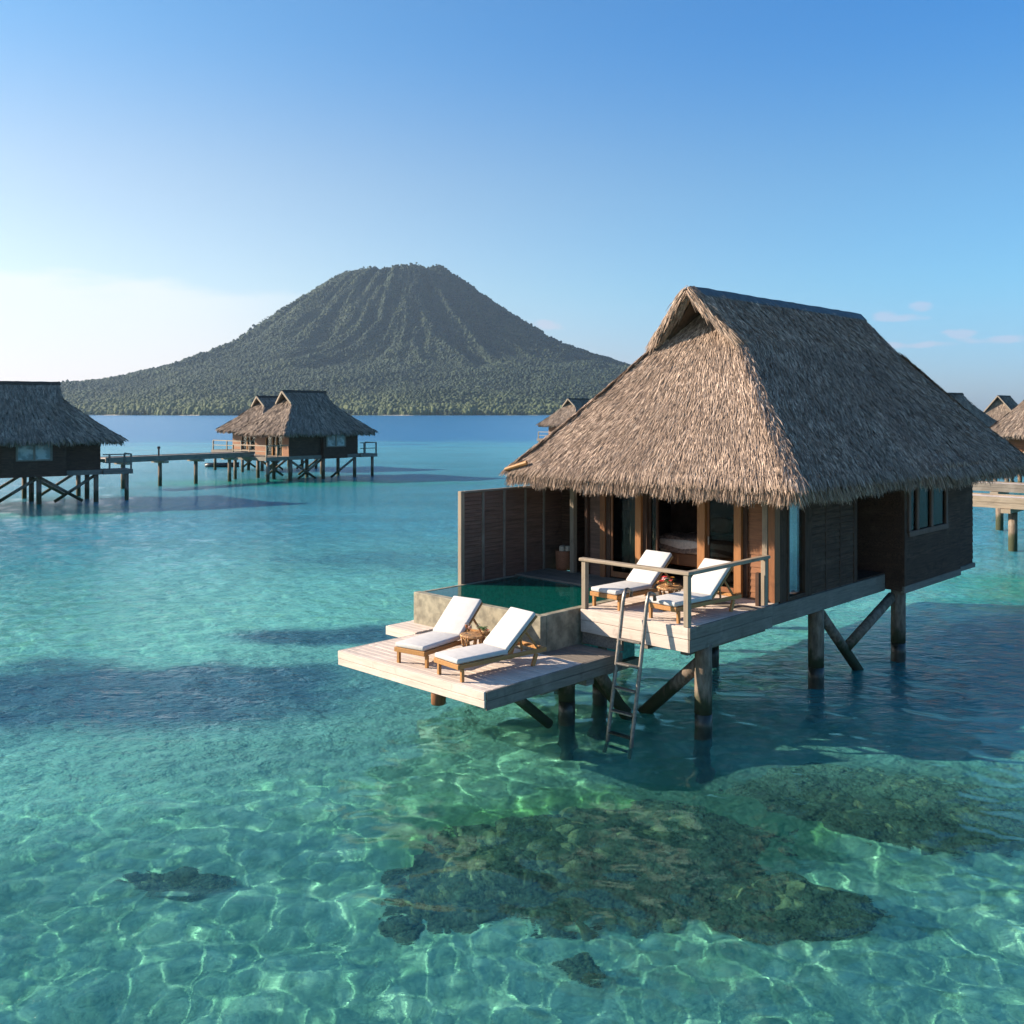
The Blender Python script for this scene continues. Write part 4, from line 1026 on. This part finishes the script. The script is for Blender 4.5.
# ================================================================== DISTANT BUNGALOWS
def far_hut(name, label, corner, yaw, L, group, ridge=(1.2, 1.6), zr=7.35, ze=3.98, wall='dark_b', deckside=None, bay=True, gable=True, w=5.1, seed=1, front=True, fl=2.0, tg=.32):
    """corner: world xy of the front corner on the +a side; walls a in -w..0, b in 0..L"""
    r = empty('overwater_bungalow', (corner[0], corner[1], 0), yaw, label, 'bungalow', group)
    ax = -w / 2
    ro, (gL_, gR_, gb_, zg_) = make_roof(r, ax, zr, ze, -w - .95, .95, -1.0, L + 1.1, ridge[0], L - ridge[1], False, tg, None, seed, 'thatch_far')
    barge(ro, ax, zr, ridge[0], gL_, gR_, gb_, zg_, False)
    sp = MB(); siding(sp, (0, 0), (0, L), fl, 3.95, (1, 0), .3); sp.build('side_wall', wall, r)
    sp = MB(); siding(sp, (-w, 0), (-w, L), fl, 3.95, (-1, 0), .3); sp.build('side_wall', wall, r)
    sp = MB(); siding(sp, (-w, L), (0, L), fl, 3.95, (0, 1), .3); sp.build('rear_wall', wall, r)
    sp = MB(); siding(sp, (-w, 0), (-w + 1.6, 0), fl, 3.95, (0, -1), .3); sp.build('front_wall', 'cedar_a', r)
    sp = MB(); siding(sp, (-.9, 0), (0, 0), fl, 3.95, (0, -1), .3); sp.build('front_wall', 'cedar_a', r)
    d = MB()
    for a in (-w + 1.6, -w + 2.6, -1.9, -.98): d.box(a, a + .1, -.03, .06, fl, 3.8)
    d.box(-w + 1.6, -.88, -.04, .07, 3.8, 3.95)
    d = d.build('doors', 'teak_z', r); MB().box(-w + 1.7, -.98, .07, .09, fl, 3.8).build('pane', 'window_glass', d)
    MB().box(-w + .1, -.1, .4, .5, fl, 3.9).build('room_wall', 'room', r)
    if bay:
        s0, s1 = L * .45, L * .80
        bw = MB(); siding(bw, (.4, s0), (.4, s1), fl - .3, 3.95, (1, 0), .3); siding(bw, (0, s0), (.4, s0), fl - .3, 3.95, (0, -1), .3); siding(bw, (0, s1), (.4, s1), fl - .3, 3.95, (0, 1), .3)
        bw = bw.build('bay_wall', 'dark_b', r)
        m0 = (s0 + s1) / 2
        wf = MB()
        for b in (m0 - 1.0, m0 - .06, m0 + .88): wf.box(.42, .50, b, b + .12, 2.75, 3.75)
        wf.box(.42, .5, m0 - 1.0, m0 + 1.0, 2.66, 2.75); wf.box(.42, .5, m0 - 1.0, m0 + 1.0, 3.75, 3.84)
        wf = wf.build('window', 'grey_z', r)
        for b in (m0 - .88, m0 + .06): MB().box(.43, .46, b, b + .82, 2.75, 3.75).build('pane', 'far_pane', wf)
    f = MB(); f.box(-w - .1, .15, -.1, L + .1, fl - .30, fl); f.build('floor_frame', 'grey_b', r)
    # decks
    if front:
        dd = MB(); dd.box(-w - .2, .1, -2.2, -.12, fl - .32, fl - .02); dd.build('front_deck', 'grey_a', r)
        rl = MB(); 
        for a in (-w, -w / 2, 0.): rl.box(a - .05, a + .05, -2.15, -2.05, fl - .02, fl + .85)
        for b in (-1.1,): rl.box(-.05, .05, b - .05, b + .05, fl, fl + .85)
        rl.box(-w, .05, -2.16, -2.04, fl + .85, fl + .93); rl.box(-.05, .05, -2.04, -.1, fl + .85, fl + .93); rl.box(-w, .05, -2.13, -2.07, fl + .4, fl + .47)
        rl.build('railing', 'rail_a', r)
        for a, b in ((-.1, -1.9), (-w, -1.9)): MB().tube([(a, b, fl - .32), (a, b, -3.2)], .14, 8).build('pile', 'pile', r, smooth=True)
    if deckside:
        dd = MB(); dd.box(-1.4, .35, L + .12, L + 1.9, fl - .3, fl - .02); dd.build('rear_deck', 'grey_b', r)
        rl = MB()
        for a, b in ((.28, L + .5), (.28, L + 1.8), (-1.3, L + 1.8)): rl.box(a - .05, a + .05, b - .05, b + .05, fl - .02, fl + .9)
        rl.box(.24, .32, L + .1, L + 1.85, fl + .9, fl + .97); rl.box(-1.3, .24, L + 1.77, L + 1.85, fl + .9, fl + .97); rl.box(.25, .31, L + .1, L + 1.85, fl + .42, fl + .48)
        rl.build('railing', 'grey_b', r)
        MB().tube([(0, L + 1.6, fl - .3), (0, L + 1.6, -3.2)], .13, 8).build('pile', 'pile', r, smooth=True)
    nb = max(2, round(L / 3.2))
    for a in (-.15, -w / 2, -w + .1):
        for i in range(nb + 1):
            b = .2 + (L - .4) * i / nb
            MB().tube([(a, b, fl - .3), (a, b, -3.6)], .15, 8).build('pile', 'pile', r, smooth=True)
    for a in (-.15, -w + .1):
        for i in range(nb):
            b = .2 + (L - .4) * i / nb; b2 = .2 + (L - .4) * (i + 1) / nb
            MB().tube([(a, b, fl - .35), (a, b2 - .8, .1)] if i % 2 == 0 else [(a, b2, fl - .35), (a, b + .8, .1)], .10, 7).build('brace', 'pile', r, smooth=True)
            if i % 2 == 0: MB().tube([(a - .2, b2, fl - .35), (a - .2, b + .9, .1)], .10, 7).build('brace', 'pile', r, smooth=True)
    return r
m, nt, out = newmat('far_pane'); g = G(nt); g.l(g.pbr(g.mix(g.rng(g.noise(g.coord(), 2, 2), .4, .6), (.12, .18, .19), (.3, .36, .36)), .08), out.inputs[0]); M['far_pane'] = m
def corner_from(px, Y, off=(0, 0), yaw=0.):        # world xy of local origin so that local point off lies on pixel column px at depth Y
    c, s = math.cos(yaw), math.sin(yaw); wx = (px - 512) * Y / F; return (wx - (off[0] * c - off[1] * s), Y - (off[0] * s + off[1] * c))
YL = R(-90 + 36)
far_hut('l', 'dark thatched bungalow on stilts cut off by the left edge of the view', corner_from(100, 61, (0, 10.2), YL), YL, 10.2, 'distant bungalows on stilts', (2.0, 1.9), 7.42, 4.0, deckside=True, seed=2, front=False)
far_hut('m', 'thatched bungalow with lit front at the far end of the left footbridge, nearer of two', corner_from(289, 79.3, (0, 0), YAW), YAW, 6.9, 'distant bungalows on stilts', (1.1, 1.6), 7.35, 4.0, deckside=True, seed=3)
far_hut('mb', 'thatched bungalow mostly hidden behind the one at the left footbridge end', corner_from(261, 92, (0, 0), YAW), YAW, 6.5, 'distant bungalows on stilts', (1.2, 1.5), 7.1, 4.0, seed=4, bay=False)
far_hut('d', 'lone thatched bungalow peeking out past the left slope of the big thatch roof', corner_from(577, 131, (0, 0), YAW), YAW, 7.0, 'distant bungalows on stilts', (1.2, 1.5), 7.4, 4.0, seed=5, bay=False)
far_hut('a', 'sunlit thatched bungalow cut off by the right edge of the view', corner_from(985, 68, (-6.05, -1.0), YAW), YAW, 9.0, 'distant bungalows on stilts', (1.2, 1.6), 8.2, 4.2, seed=6)
far_hut('b', 'small distant bungalow with pale front gable, on the right behind the sunlit one', corner_from(1014, 160, (0, 0), YAW), YAW, 7.0, 'distant bungalows on stilts', (.2, .6), 8.3, 4.0, seed=7, bay=False, tg=.7)
far_hut('c', 'distant dark roofed bungalow just past the right slope of the big thatch roof', corner_from(985, 120, (0, 8.0), R(-90 + 30)), R(-90 + 30), 9.0, 'distant bungalows on stilts', (1.2, 1.8), 7.9, 4.0, seed=8, bay=False, front=False)

# ------------------------------------------------------------------ footbridges
def bridge(p, q, z, wdt, th, label, piles, pr=.17, lampat=None, fascia='grey_a', name='footbridge', both=True):
    p, q = Vector(p), Vector(q); d = q - p; L = d.length; yaw = math.atan2(d.y, d.x)
    r = empty(name, (p.x, p.y, 0), yaw, label, 'footbridge')
    planks(MB(), 0, L, -wdt / 2 + .06, wdt / 2 - .06, z, .05, .3, 'b' ).build('deck_boards', 'deck_b', r)
    for s in (-1, 1):
        y = s * wdt / 2; m_ = MB(); hh = th / 2
        for i in range(2): m_.box(0, L, y - .055, y + .055 - .01 * i, z + .05 - (i + 1) * hh + .01, z + .05 - i * hh)
        m_.build('side_beam', fascia, r)
    for x in piles:
        MB().box(x - .18, x + .18, -wdt / 2 - .15, wdt / 2 + .15, z - th - .12, z + .045 - th).build('crossbeam', 'rail_b', r)
        for s in ((-1, 1) if both else (0,)):
            MB().tube([(x, s * wdt * .32, z - th - .12), (x, s * wdt * .32, 0), (x, s * wdt * .32, -3.3)], pr, 10).build('pile', 'pile', r, smooth=True)
    return r, yaw
P0 = hit(112, 461.2, 2.3); P0 = Vector((-25.3, 63.0)); P1 = Vector((-22.0, 80.8))
def onb(px, Yv): return Vector(((px - 512) * Yv / F, Yv))
b0_ = onb(100, 70.0); b1_ = onb(248, 80.0); Lb_ = (b1_ - b0_).length
def frac(px):
    best = min((abs(512 + F * (b0_ + (b1_ - b0_) * t).x / (b0_ + (b1_ - b0_) * t).y - px), t) for t in np.linspace(0, 1, 400)); return best[1] * Lb_
br, byaw = bridge(b0_, b1_, 2.3, 1.5, .42, 'long wooden footbridge on piles linking the left bungalow to the lit one', [frac(x) for x in (123, 160, 196, 229.5)], .15, both=False)
tt = frac(152); bp_ = b0_ + (b1_ - b0_).normalized() * tt
lp = empty('path_light', (bp_.x + .3, bp_.y + .6, 2.3), 0, 'short dark path light post standing on the long left footbridge', 'path light')
MB().box(-.05, .05, -.05, .05, 0, .5).build('light_post', 'black', lp); MB().box(-.10, .10, -.08, .08, .5, .7).build('lamp_head', 'black', lp, bevel=.03)
# right side
q0 = onb(965, 40.6); qd = Vector((A[0], A[1]))
bridge(q0, q0 + qd * 9, 2.15, 1.5, .45, 'pale plank sided footbridge emerging from behind the big bungalow on the right', [1.85, 6.5], .17, fascia='rail_a', both=False)
q1 = onb(972, 47.2)
r2, _ = bridge(q1, q1 + qd * 9, 2.2, 1.3, .4, 'farther grey footbridge behind the pale plank sided one on the right', [1.25, 5.5], .17, fascia='grey_a', both=False)
# small dark boat moored by the mid bungalow
bx, by = hit(222, 466, .1)
bt = empty('dinghy', (bx, by, 0), R(8), 'small black dinghy moored beside the far end of the left footbridge', 'boat')
hm = MB(); n = 12; secs = []
for i in range(n + 1):
    t = i / n; x = -1.7 + 3.4 * t; w_ = .65 * (1 - (2 * t - 1) ** 4) ** .7 * (1 if t < .6 else 1 - ((t - .6) / .4) ** 2 * .8) + .02; k = len(hm.v)
    for (yy, z_) in ((-w_, .42), (-w_ * .8, .05), (0, -.12), (w_ * .8, .05), (w_, .42), (w_ * .85, .40), (0, .12), (-w_ * .85, .40)): hm.v.append((x, yy, z_ + (.15 * max(0, t - .6))))
for i in range(n):
    for j in range(8): a = i * 8 + j; b = i * 8 + (j + 1) % 8; hm.f.append((a, b, b + 8, a + 8))
hm.f.append(tuple(range(8))[::-1]); hm.f.append(tuple(n * 8 + j for j in range(8)))
hm.build('hull', 'boat_hull', bt, smooth=True); MB().box(-.3, -.1, -.5, .5, .3, .34).build('thwart', 'grey_b', bt)

# ------------------------------------------------------------------ air
hz = MB().box(-4200, 4200, -300, 5200, -12, 560)
m, nt, out = newmat('haze'); g = G(nt)
pv = g.n('ShaderNodeVolumePrincipled'); pv.inputs['Color'].default_value = (.55, .76, 1., 1); pv.inputs['Density'].default_value = 0.65e-4; pv.inputs['Anisotropy'].default_value = .3
g.l(pv.outputs[0], out.inputs['Volume']); M['haze'] = m
ho = hz.build('haze', 'haze'); tag(ho, kind='stuff', label='thin pale sea haze softening the distant island', cat='haze')
